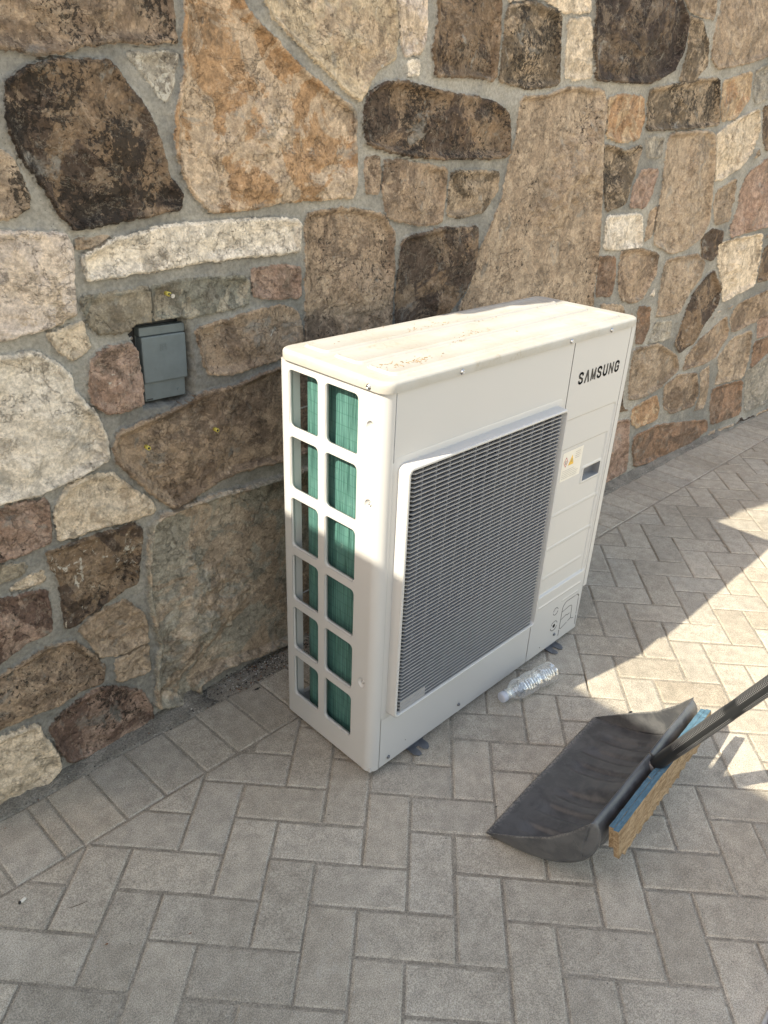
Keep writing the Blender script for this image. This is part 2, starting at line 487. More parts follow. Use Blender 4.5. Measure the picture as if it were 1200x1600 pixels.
# ------------------------------------------------------------------ the stone wall
WX = np.array([-1.6, -1.0, -.68, -.52, -.27, -.08, .17, .8, 1.4, 2.0, 2.3, 2.6, 2.95, 3.3, 3.7, 4.5, 5.5, 7.0, 9.0])
WY = np.array([.49, .50, .513, .523, .543, .556, .557, .548, .535, .524, .519, .511, .495, .471, .443, .375, .27, .07, -.28])
_xs = np.linspace(-1.6, 9, 2000); _ys = np.interp(_xs, WX, WY)
_ker = np.hanning(91); _ker /= _ker.sum(); _ys = np.convolve(np.pad(_ys, 45, mode='edge'), _ker, 'valid')
def wall_y(x): return np.interp(x, _xs, _ys)
def wall_pt(u, v):
    d = ray(u, v); y = .53
    for _ in range(12):
        t = (y - CAM[1]) / d[1]; x = CAM[0] + t * d[0]; y = float(wall_y(x)) - .012
    return x, CAM[2] + t * d[2]

WARM = (1.01, .955, .915)
PAL = {  # A colour, B colour
 'dk': ((.080, .060, .046), (.185, .135, .090)), 'db': ((.060, .047, .040), (.130, .098, .070)),
 'br': ((.190, .145, .106), (.300, .232, .165)), 'or': ((.370, .245, .140), (.460, .370, .270)),
 'cy': ((.480, .405, .290), (.430, .345, .245)), 'pw': ((.560, .495, .430), (.480, .400, .305)),
 'wh': ((.660, .610, .520), (.480, .430, .350)), 'cr': ((.560, .485, .375), (.450, .375, .280)),
 'tn': ((.345, .280, .208), (.280, .222, .162)), 'gg': ((.185, .185, .155), (.240, .215, .165)),
 'gs': ((.300, .288, .240), (.350, .290, .220)), 'pk': ((.330, .245, .195), (.270, .190, .145)),
 'rd': ((.130, .090, .072), (.260, .190, .150)), 'od': ((.130, .104, .074), (.285, .228, .162)),
 'rb': ((.250, .165, .110), (.165, .115, .082)), 'ot': ((.340, .225, .135), (.390, .300, .200)),
 'gr': ((.240, .230, .200), (.300, .280, .235))}
# key, threshold, specks, pale crust, protrusion, roughness, outline
ST = [
('br',.50,.55,.15,.022,1.2,[(-60,-60),(262,-60),(270,0),(275,40),(277,65),(230,66),(190,65),(130,72),(85,84),(45,84),(25,75),(-60,72)]),
('dk',.52,.75,.12,.030,1.2,[(10,128),(30,113),(60,100),(110,95),(170,95),(190,115),(212,150),(238,185),(248,210),(262,270),(285,305),(280,325),(240,335),(170,350),(120,360),(95,335),(65,285),(35,250),(12,190),(8,150)]),
('gr',.50,.10,.55,.008,.7,[(200,85),(280,83),(272,130),(262,160),(250,150),(225,110)]),
('or',.50,.12,.16,.026,1.3,[(298,-60),(350,-60),(395,25),(430,60),(470,105),(515,140),(558,172),(558,240),(556,308),(500,312),(440,315),(400,325),(330,332),(300,300),(278,240),(276,180),(290,120),(290,60)]),
('cy',.52,.18,.30,.024,1.2,[(400,-60),(620,-60),(622,60),(620,90),(590,110),(575,135),(565,158),(540,140),(500,100),(460,60),(425,25)]),
('tn',.50,.65,.15,.020,1.,[(-60,225),(0,235),(20,250),(35,280),(48,315),(45,325),(20,340),(-60,350)]),
('pw',.58,.08,.25,.030,.8,[(-60,365),(60,364),(105,370),(113,385),(115,420),(117,470),(118,490),(95,505),(50,520),(-60,545)]),
('wh',.62,.30,.35,.026,.9,[(128,405),(150,390),(185,375),(230,360),(300,350),(380,345),(440,343),(471,345),(470,392),(430,398),(370,402),(300,412),(230,425),(180,434),(140,438),(135,425)]),
('tn',.50,.10,.20,.010,.8,[(122,377),(172,370),(150,384),(124,391)]),
('gg',.50,.10,.10,.018,.9,[(130,465),(175,460),(235,450),(240,508),(205,517),(155,524),(140,505),(130,485)]),
('gg',.60,.05,.10,.014,.8,[(237,450),(300,437),(380,432),(392,440),(390,478),(340,487),(300,497),(243,507)]),
('pk',.50,.10,.30,.012,.8,[(395,420),(450,415),(470,420),(472,450),(468,465),(420,467),(398,462)]),
('br',.46,.40,.20,.016,1.,[(480,335),(540,325),(600,335),(618,365),(618,420),(612,500),(605,640),(480,640),(480,520)]),
('cr',.60,.10,.20,.016,.9,[(77,524),(105,514),(130,505),(133,525),(142,543),(117,563),(92,549)]),
('wh',.66,.05,.12,.034,.9,[(-60,572),(0,560),(57,552),(92,570),(111,589),(115,608),(133,630),(150,647),(169,685),(169,716),(146,735),(103,754),(69,771),(0,787),(-60,800)]),
('pk',.48,.10,.35,.024,.9,[(144,566),(169,543),(203,537),(218,549),(226,574),(229,608),(226,633),(199,643),(169,648),(149,633),(142,608)]),
('br',.48,.30,.30,.014,.9,[(309,516),(337,505),(383,493),(414,485),(441,478),(470,490),(478,545),(441,558),(402,574),(368,585),(330,585),(320,570)]),
('br',.50,.20,.12,.026,1.1,[(184,677),(230,658),(276,639),(318,616),(368,604),(422,581),(441,575),(500,560),(500,700),(441,723),(402,729),(345,750),(307,775),(272,794),(238,773),(215,750),(184,723),(180,700)]),
('gs',.50,.06,.12,.052,1.7,[(238,817),(253,805),(307,782),(383,763),(448,744),(520,720),(530,985),(450,1004),(402,1024),(356,1040),(330,1056),(310,1070),(316,1088),(291,1098),(245,1106),(243,1047),(249,1008),(234,947),(230,893),(232,847)]),
('cr',.60,.08,.15,.024,.8,[(88,792),(111,758),(153,744),(176,740),(207,765),(234,781),(245,799),(215,811),(161,824),(115,840),(94,843),(90,820)]),
('pk',.52,.35,.10,.022,.9,[(-60,800),(0,797),(42,784),(73,782),(79,809),(81,847),(46,863),(0,879),(-60,895)]),
('dk',.50,.45,.38,.026,1.2,[(73,865),(115,849),(161,834),(207,820),(222,826),(220,866),(215,912),(184,928),(153,951),(123,974),(105,981),(100,955),(94,912),(80,882)]),
('gg',.45,.10,.10,.012,.8,[(-30,900),(0,888),(34,882),(42,888),(31,901),(0,911),(-30,918)]),
('cr',.55,.10,.20,.010,.8,[(17,924),(42,905),(69,893),(70,909),(46,918)]),
('rd',.52,.40,.05,.020,1.,[(-60,950),(0,939),(46,928),(73,924),(79,955),(80,989),(38,1008),(0,1039),(-60,1070)]),
('tn',.46,.08,.08,.020,1.5,[(123,985),(153,958),(195,939),(222,958),(232,978),(232,1004),(195,1022),(157,1027),(142,1004)]),
('tn',.66,.05,.10,.022,1.4,[(182,1033),(207,1020),(232,1008),(235,1050),(184,1065)]),
('br',.50,.40,.22,.024,1.,[(-60,1090),(0,1058),(38,1035),(77,1012),(115,1004),(146,1024),(163,1043),(161,1066),(126,1081),(88,1104),(38,1123),(0,1142),(-60,1170)]),
('rd',.54,.55,.14,.024,1.1,[(79,1139),(100,1112),(153,1077),(184,1073),(222,1081),(238,1104),(240,1123),(192,1154),(153,1173),(111,1194),(92,1169)]),
('cr',.66,.04,.10,.040,1.2,[(-80,1180),(0,1154),(57,1131),(69,1154),(92,1181),(96,1200),(61,1235),(23,1262),(0,1275),(-80,1320)]),
('pw',.50,.15,.30,.014,.9,[(624,-40),(669,-40),(669,53),(661,83),(635,85),(627,53)]),
('wh',.60,.05,.10,.010,.5,[(640,97),(658,96),(658,117),(641,118)]),
('dk',.46,.45,.15,.026,1.2,[(685,-40),(787,-40),(781,64),(776,125),(736,120),(683,118),(678,80),(685,43)]),
('od',.50,.55,.15,.020,1.2,[(795,11),(837,3),(880,21),(877,80),(875,133),(827,138),(781,128),(789,64)]),
('cr',.60,.05,.20,.014,.9,[(891,32),(925,27),(928,53),(925,120),(901,124),(885,120),(887,80)]),
('cr',.50,.15,.20,.014,.9,[(795,-40),(925,-40),(925,18),(885,20),(850,-6),(795,2)]),
('db',.56,.50,.10,.036,1.3,[(936,-40),(1045,-40),(1076,27),(1067,80),(1051,112),(1013,131),(976,128),(931,125),(930,64)]),
('od',.50,.45,.15,.016,1.,[(1080,27),(1099,32),(1108,64),(1107,101),(1083,131),(1064,125),(1076,80)]),
('tn',.50,.10,.20,.016,1.,[(1060,-40),(1128,-40),(1118,30),(1100,26),(1080,18)]),
('tn',.44,.08,.10,.022,1.,[(1138,-40),(1270,-40),(1270,64),(1200,88),(1165,100),(1122,108),(1112,90),(1118,50)]),
('dk',.50,.60,.18,.032,1.3,[(573,160),(580,143),(600,130),(630,127),(690,143),(740,152),(775,160),(795,178),(797,200),(796,245),(740,248),(680,248),(620,240),(575,225),(570,190)]),
('br',.50,.20,.10,.012,.8,[(573,248),(595,246),(596,277),(592,304),(573,301)]),
('br',.48,.35,.12,.016,.9,[(603,251),(640,253),(700,264),(698,309),(691,349),(651,352),(608,341),(599,299)]),
('od',.50,.45,.20,.016,1.,[(707,267),(781,269),(779,299),(757,331),(720,340),(701,336)]),
('tn',.50,.38,.08,.020,1.4,[(816,152),(859,149),(891,136),(944,141),(949,160),(944,213),(941,320),(936,400),(928,453),(925,560),(715,560),(720,480),(736,448),(747,400),(784,320),(795,267),(808,213)]),
('dk',.54,.45,.08,.022,1.1,[(632,373),(693,357),(747,355),(747,384),(744,416),(725,459),(700,490),(690,600),(620,600),(619,480),(624,427)]),
('ot',.50,.12,.15,.018,1.1,[(952,155),(976,147),(1008,152),(1008,187),(1000,216),(971,223),(949,213)]),
('od',.50,.60,.12,.020,1.3,[(1016,141),(1061,131),(1093,125),(1125,122),(1126,155),(1125,195),(1083,200),(1040,203),(1012,203),(1013,171)]),
('ot',.46,.20,.05,.014,.9,[(1131,128),(1178,112),(1173,155),(1152,184),(1128,189)]),
('gr',.50,.10,.30,.014,.9,[(1184,110),(1215,96),(1250,88),(1250,148),(1205,153),(1182,163),(1179,140)]),
('od',.52,.60,.10,.020,1.2,[(946,225),(979,236),(1005,227),(998,253),(987,288),(979,319),(948,330),(944,275)]),
('gr',.50,.10,.20,.010,.8,[(1012,216),(1040,215),(1036,244),(1014,247)]),
('pk',.50,.10,.20,.012,.9,[(1005,266),(1031,264),(1022,301),(1009,325),(985,323),(992,292)]),
('tn',.58,.06,.06,.024,1.1,[(1049,209),(1088,205),(1117,207),(1119,244),(1114,297),(1110,345),(1097,371),(1075,389),(1049,397),(1022,380),(1027,345),(1036,288),(1042,240)]),
('wh',.60,.05,.20,.022,.9,[(948,338),(1005,334),(1005,387),(946,391)]),
('br',.50,.10,.10,.008,.8,[(1018,332),(1029,323),(1020,371),(1009,378)]),
('rb',.46,.10,.15,.014,.9,[(937,402),(963,402),(963,432),(957,463),(933,463)]),
('br',.50,.30,.10,.016,1.1,[(972,393),(1005,389),(1031,397),(1027,428),(1005,467),(987,474),(970,467),(967,430)]),
('cr',.60,.05,.15,.020,1.2,[(1119,212),(1145,192),(1189,170),(1189,205),(1176,240),(1158,262),(1132,279),(1119,282)]),
('dk',.50,.40,.10,.016,1.,[(1195,168),(1212,161),(1250,150),(1250,222),(1199,236),(1193,215)]),
('tn',.50,.10,.15,.014,1.1,[(1123,297),(1154,279),(1149,310),(1141,345),(1119,352),(1117,320)]),
('pk',.44,.15,.15,.020,1.2,[(1158,297),(1171,271),(1200,249),(1250,232),(1250,338),(1200,354),(1171,362),(1145,371),(1141,358),(1154,327)]),
('dk',.50,.50,.08,.016,1.,[(1097,373),(1114,358),(1132,362),(1127,389),(1114,408),(1099,402)]),
('tn',.48,.35,.12,.018,1.1,[(1044,406),(1092,397),(1103,411),(1097,432),(1075,463),(1062,489),(1027,496),(1031,467),(1036,430)]),
('cr',.60,.06,.10,.022,1.4,[(1123,380),(1162,371),(1193,365),(1189,406),(1180,446),(1154,459),(1130,472),(1127,432),(1122,405)]),
('dk',.50,.45,.15,.022,1.2,[(1097,441),(1117,422),(1127,450),(1123,476),(1101,507),(1084,537),(1062,551),(1055,537),(1066,507),(1079,472)]),
('dk',.50,.50,.08,.018,1.,[(1197,384),(1250,372),(1250,425),(1200,437),(1184,441)]),
('br',.50,.30,.12,.016,1.,[(1154,476),(1200,454),(1250,436),(1250,470),(1184,502),(1145,520),(1142,498)]),
('rb',.50,.30,.15,.014,1.,[(1000,480),(1018,480),(1016,511),(1005,537),(994,537)]),
('gr',.50,.15,.40,.010,.9,[(1025,505),(1051,502),(1049,529),(1014,537)]),
('tn',.50,.20,.10,.022,1.,[(992,546),(1031,537),(1057,555),(1062,577),(1031,607),(1001,623),(983,625),(985,581)]),
('br',.46,.15,.10,.016,1.,[(1097,529),(1136,494),(1141,520),(1119,559),(1092,572),(1068,579),(1075,555)]),
('tn',.60,.08,.25,.018,1.,[(1123,559),(1145,529),(1176,516),(1171,559),(1162,590),(1119,601),(1124,580)]),
('pk',.50,.10,.20,.014,.9,[(1186,498),(1200,494),(1240,480),(1240,512),(1200,524),(1184,529)]),
('br',.54,.25,.10,.020,1.1,[(1040,603),(1062,586),(1090,583),(1092,616),(1084,634),(1049,647),(1038,638)]),
('tn',.50,.15,.15,.010,.9,[(1096,582),(1110,572),(1108,612),(1101,638),(1086,642),(1096,616)]),
('rb',.52,.35,.08,.018,1.1,[(1116,607),(1162,594),(1158,647),(1112,664),(1110,634)]),
('ot',.50,.15,.15,.018,1.,[(990,638),(1027,618),(1031,638),(1027,656),(996,669),(987,660)]),
('rb',.50,.30,.10,.022,1.1,[(992,682),(1031,664),(1106,656),(1106,673),(1075,695),(1031,717),(992,730),(988,700)]),
('gr',.50,.25,.30,.012,1.2,[(1167,581),(1200,559),(1235,545),(1235,615),(1200,629),(1164,645)]),
('rb',.50,.25,.10,.014,1.,[(1180,535),(1230,517),(1230,540),(1200,552),(1174,575)]),
('pk',.48,.15,.10,.018,1.,[(950,662),(985,656),(983,704),(980,736),(948,754),(935,760),(935,665)]),
('tn',.50,.10,.20,.010,.9,[(940,475),(975,478),(980,495),(950,500)]),
]
HOLE_PX = [(202,523),(214,507),(293,497),(303,540),(307,588),(307,622),(290,632),(227,641),(225,600),(219,560),(214,545)]

def poly_sdf(X, Z, poly):
    """signed distance, positive inside"""
    p = np.array(poly); n = len(p)
    d = np.full(X.shape, 1e9); ins = np.zeros(X.shape, bool)
    for i in range(n):
        a = p[i]; b = p[(i + 1) % n]; e = b - a; wx = X - a[0]; wz = Z - a[1]
        t = np.clip((wx * e[0] + wz * e[1]) / (e @ e + 1e-12), 0, 1)
        d = np.minimum(d, (wx - e[0] * t) ** 2 + (wz - e[1] * t) ** 2)
        c = (a[1] > Z) != (b[1] > Z)
        with np.errstate(divide='ignore', invalid='ignore'):
            xi = (b[0] - a[0]) * (Z - a[1]) / (b[1] - a[1] + 1e-15) + a[0]
        ins ^= c & (X < xi)
    d = np.sqrt(d); return np.where(ins, d, -d)

def chaikin(p, it=1):
    p = np.array(p, float)
    for _ in range(it):
        q = np.roll(p, -1, 0); p = np.stack([p * .92 + q * .08, p * .08 + q * .92], 1).reshape(-1, 2)
    return p

def build_wall():
    wall = empty('stone_wall', (0, .55, 0))
    tag(wall, 'mortared fieldstone wall of mixed tan, brown and white stones behind the air conditioner', 'stone wall')
    xs = np.concatenate([np.arange(-1.10, -.74, .02), np.arange(-.74, 1.3, .004), np.arange(1.3, 2.6, .0055), np.arange(2.6, 4.6, .009), np.arange(4.6, 9.0, .05)])
    zs = np.concatenate([np.arange(-.06, 1.0, .004), np.arange(1.0, 2.0, .0045), np.arange(2.0, 2.85, .02)])
    X, Z = np.meshgrid(xs, zs)
    X0, Z0 = X, Z
    wx = X + .005 * fbm(X * 22, Z * 22, 3, 3) + .0035 * fbm(X * 90, Z * 90, 5, 2)
    wz = Z + .005 * fbm(X * 22, Z * 22, 31, 3) + .0035 * fbm(X * 90, Z * 90, 51, 2)
    D = np.full(X.shape, -1.0)      # depth inside the owning stone
    ID = np.full(X.shape, -1)
    polys = []
    for si, s in enumerate(ST):
        p = chaikin([wall_pt(*q) for q in s[6]], 1); polys.append(p)
        x0, z0 = p.min(0) - .07; x1, z1 = p.max(0) + .07
        ci = np.where((xs > x0) & (xs < x1))[0]; ri = np.where((zs > z0) & (zs < z1))[0]
        if len(ci) == 0 or len(ri) == 0: continue
        sl_ = np.s_[ri[0]:ri[-1] + 1, ci[0]:ci[-1] + 1]
        d = poly_sdf(wx[sl_], wz[sl_], p)
        up = d > D[sl_]
        D[sl_] = np.where(up, d, D[sl_]); ID[sl_] = np.where(up, si, ID[sl_])
    # the rest of the wall, out of the photo: random coursed rubble
    rs = np.random.default_rng(5); seeds = []
    r = 0; z = .10
    while z < 2.95:
        hgt = rs.uniform(.17, .27); x = -1.2 + rs.uniform(0, .2)
        while x < 9.3:
            seeds.append((x, z + rs.uniform(-.05, .05))); x += rs.uniform(.20, .42)
        z += hgt
    seeds = np.array(seeds); base = len(ST)
    F1 = np.full(X.shape, 1e9); F2 = np.full(X.shape, 1e9); I1 = np.zeros(X.shape, int)
    for k, (sx, sz) in enumerate(seeds):
        ci = np.where(abs(xs - sx) < .6)[0]; ri = np.where(abs(zs - sz) < .5)[0]
        if len(ci) == 0 or len(ri) == 0: continue
        sl_ = np.s_[ri[0]:ri[-1] + 1, ci[0]:ci[-1] + 1]
        d = np.sqrt(((wx[sl_] - sx) * .85) ** 2 + ((wz[sl_] - sz) * 1.15) ** 2)
        f1 = F1[sl_]; f2 = F2[sl_]
        c = d < f1
        F2[sl_] = np.where(c, f1, np.minimum(f2, d)); I1[sl_] = np.where(c, k, I1[sl_]); F1[sl_] = np.where(c, d, f1)
    dv = (F2 - F1) * .5 - .012
    dv = np.minimum(dv, -D - .048)              # keep clear of the traced stones
    use = (D < 0) & (dv > np.where(D < -.5, -1, D)) & (dv > -.02)
    D = np.where(use, dv, D); D = D + .0045; ID = np.where(use, base + I1, ID)
    nst = base + len(seeds)
    # per stone values
    keys = list(PAL); wts = np.array([3, 1, 3, 1, 1, 1.5, 1.2, 2, 4, 1.5, 1, 2.5, 1, 2, 2, 2, 1.5]); wts /= wts.sum()
    A = np.zeros((nst + 1, 4)); B = np.zeros((nst + 1, 4)); Cc = np.zeros((nst + 1, 4)); PR = np.zeros(nst + 1); RO = np.zeros(nst + 1)
    TX = rs.uniform(-.05, .05, nst + 1); TZ = rs.uniform(-.05, .05, nst + 1)
    CX = np.zeros(nst + 1); CZ = np.zeros(nst + 1)
    for i in range(nst):
        if i < base:
            key, th, sp, wl, pr, ro, _ = ST[i]; CX[i], CZ[i] = polys[i].mean(0)
        else:
            key = keys[rs.choice(len(keys), p=wts)]; th = rs.uniform(.45, .6); sp = rs.uniform(.05, .5); wl = rs.uniform(.05, .3)
            pr = rs.uniform(.012, .03); ro = rs.uniform(.8, 1.3); CX[i], CZ[i] = seeds[i - base]
        j = rs.uniform(.93, 1.07)
        A[i] = (*[c * j * q for c, q in zip(PAL[key][0], WARM)], th); B[i] = (*[c * j * q for c, q in zip(PAL[key][1], WARM)], sp)
        Cc[i] = (0, wl, rs.uniform(0, 1), 1); PR[i] = pr; RO[i] = ro
    A[nst] = (.25, .24, .21, .5); B[nst] = (.25, .24, .21, 0); Cc[nst] = (0, 0, 0, 1)
    ID = np.where((ID < 0) | (D < -.0065), nst, ID)
    d = np.maximum(D, 0)
    pr = PR[ID]; ro = RO[ID]
    so = Cc[ID, 2] * 50
    prof = np.sqrt(np.clip(1 - (1 - np.clip(d / .008, 0, 1)) ** 2, 0, 1))
    low = fbm(X * 7 + so, Z * 7 + so, 7, 4, .55) * .012 * ro
    rid = -abs(fbm(X * 9 + so, Z * 13 - so, 91, 4, .6)) * .016 * ro * sstep(.9, 1.7, ro)
    mid = fbm(X * 34 + so, Z * 34, 9, 4, .6) * .0042 * ro
    fine = fbm(X * 110, Z * 110 + so, 13, 2, .6) * .0010 * ro
    tilt = (X - CX[ID]) * TX[ID] + (Z - CZ[ID]) * TZ[ID]
    gr = np.random.default_rng(42); K = 5
    GA = gr.uniform(-.16, .16, (K, nst + 1)); GB = gr.uniform(-.16, .16, (K, nst + 1)); GC = gr.uniform(0, .005, (K, nst + 1))
    fx = X - CX[ID] + .02 * fbm(X * 12, Z * 12, 61, 3); fz = Z - CZ[ID] + .02 * fbm(X * 12, Z * 12, 62, 3)
    fac = np.full(X.shape, 1e9)
    for q in range(K): fac = np.minimum(fac, GC[q][ID] + GA[q][ID] * fx + GB[q][ID] * fz)
    fac = np.clip(fac, -.022, .006) * ro * sstep(0, .02, d)
    stp = np.floor(fbm(X * 5 + so, Z * 6 + so, 66, 4, .6) * 6) * .0022 * sstep(.004, .018, d) * ro      # broken ledges
    low = low * .55 + fac + stp
    H = prof * (.45 * pr + .002 + np.clip(tilt, -.010, .010) * np.clip(d / .03, 0, 1)) + sstep(0, .03, d) * (low + rid + mid) + sstep(0, .01, d) * fine
    mort = fbm(X * 13, Z * 13, 23, 4, .55) * .006 + fbm(X * 60, Z * 60, 29, 3, .6) * .0022 + .004
    H = np.where(D > 0, np.maximum(H, -.004) + mort * (1 - sstep(0, .012, d)), mort)
    # undercut of the big slab near the paving, ragged base
    # hole for the electrical box
    hp = np.array([wall_pt(*q) for q in HOLE_PX])
    dh = poly_sdf(X + .003 * fbm(X * 60, Z * 60, 77, 2), Z + .003 * fbm(X * 60, Z * 60, 78, 2), hp)
    tq = sstep(0, .008, dh); H = H * (1 - tq) - .11 * tq
    far = sstep(4.4, 4.9, X); H = H * (1 - far) + far * np.clip(D * 2, 0, .02)
    # ragged left end: stones step back towards the top
    xe = -.80 + .23 * sstep(1.35, 2.0, zs) + .02 * pnoise(zs * 5, zs * 0 + .3, 4)
    Xw = np.maximum(X, xe[:, None] + (X - X[0, 0]) * .0)
    Xw = np.where(X < xe[:, None], xe[:, None], X)
    YB = wall_y(Xw)
    Y = YB - H
    Y = np.where(X < xe[:, None], YB + np.minimum((xe[:, None] - X) * 1.4, .40), Y)
    ztop = 2.78 + .03 * pnoise(xs * 3, xs * 0, 8)
    Zw = np.where(Z > 2.0, 2.0 + (Z - 2.0) / (.84) * (ztop[None, :] - 2.0), Z)
    nr, nc = X.shape
    vs = np.stack([Xw, Y - .55, Zw], -1).reshape(-1, 3)
    # top and back so that the wall is a solid
    topb = np.stack([Xw[-1], YB[-1] + .42 - .55, Zw[-1]], -1); botb = np.stack([Xw[-1], YB[-1] + .42 - .55, Zw[-1] * 0 - .06], -1)
    vs = np.concatenate([vs, topb, botb])
    i = np.arange(nr - 1)[:, None] * nc + np.arange(nc - 1)[None, :]
    q = np.stack([i, i + 1, i + 1 + nc, i + nc], -1).reshape(-1, 4)
    a = (nr - 1) * nc + np.arange(nc - 1); b = nr * nc + np.arange(nc - 1); c = (nr + 1) * nc + np.arange(nc - 1)
    q = np.concatenate([q, np.stack([a, a + 1, b + 1, b], -1), np.stack([b, b + 1, c + 1, c], -1)])
    me = bpy.data.meshes.new('wall_face')
    me.vertices.add(len(vs)); me.vertices.foreach_set('co', vs.astype(np.float32).ravel())
    me.loops.add(q.size); me.loops.foreach_set('vertex_index', q.ravel().astype(np.int32))
    me.polygons.add(len(q)); me.polygons.foreach_set('loop_start', np.arange(0, q.size, 4, dtype=np.int32)); me.polygons.foreach_set('loop_total', np.full(len(q), 4, np.int32))
    me.polygons.foreach_set('use_smooth', np.ones(len(q), bool))
    me.update(calc_edges=True); me.validate()
    sm = sstep(-.006, .008, D)
    sm = np.where(dh > .001, 0., sm)
    av = A[ID].reshape(-1, 4); bv = B[ID].reshape(-1, 4); cv = Cc[ID].reshape(-1, 4).copy(); cv[:, 0] = sm.ravel()
    pad = 2 * nc
    for nm, arr in (('ca', av), ('cb', bv), ('cc', cv)):
        arr = np.concatenate([arr, np.tile(arr[-1], (pad, 1))])
        at = me.attributes.new(nm, 'FLOAT_COLOR', 'POINT'); at.data.foreach_set('color', arr.astype(np.float32).ravel())
    me.materials.append(M['stone'])
    o = bpy.data.objects.new('wall_face', me); link(o, wall)
    return wall
build_wall()

def add_shadow_block():
    """unseen block added to the left, outside the picture: its top edge throws the shade line on the unit and paving"""
    k = MB(); rs = random.Random(3)
    xa, xb, top = -2.05, -1.65, 2.112  # added, unseen block: place and size picked for the shade it throws
    k.box(xa, xb - .012, -1.12, .78, -.05, top - .10)
    k.box(xa - .03, xb, -1.15, .81, top - .098, top)
    o = k.build('unseen_shadow_block', M['blocker'], None)
    tag(o, 'unseen plain block added left of the stone wall to throw the shade edge', 'garden wall')
M['blocker'] = mat_plain('buff_blocker', (.60, .56, .48), .9, 0, .2, .12, .6, 60)
add_shadow_block()

# ------------------------------------------------------------------ the paving
TH = -0.8413218828; LW = 0.09984669; OFF = np.array([0.000363266, -0.038334376])
EA = np.array([math.cos(TH), math.sin(TH)]); EB = np.array([-math.sin(TH), math.cos(TH)])
def y_in(x): return .288 - .0026 * x * x
def y_out(x): return .478 - .0026 * x * x - .0

def clip_half(poly, nx, ny, c):
    """keep the part where nx*x+ny*y <= c"""
    out = []
    for i in range(len(poly)):
        a = poly[i]; b = poly[(i + 1) % len(poly)]
        da = nx * a[0] + ny * a[1] - c; db = nx * b[0] + ny * b[1] - c
        if da <= 0: out.append(a)
        if (da < 0) != (db < 0) and abs(da - db) > 1e-12:
            t = da / (da - db); out.append((a[0] + t * (b[0] - a[0]), a[1] + t * (b[1] - a[1])))
    return out

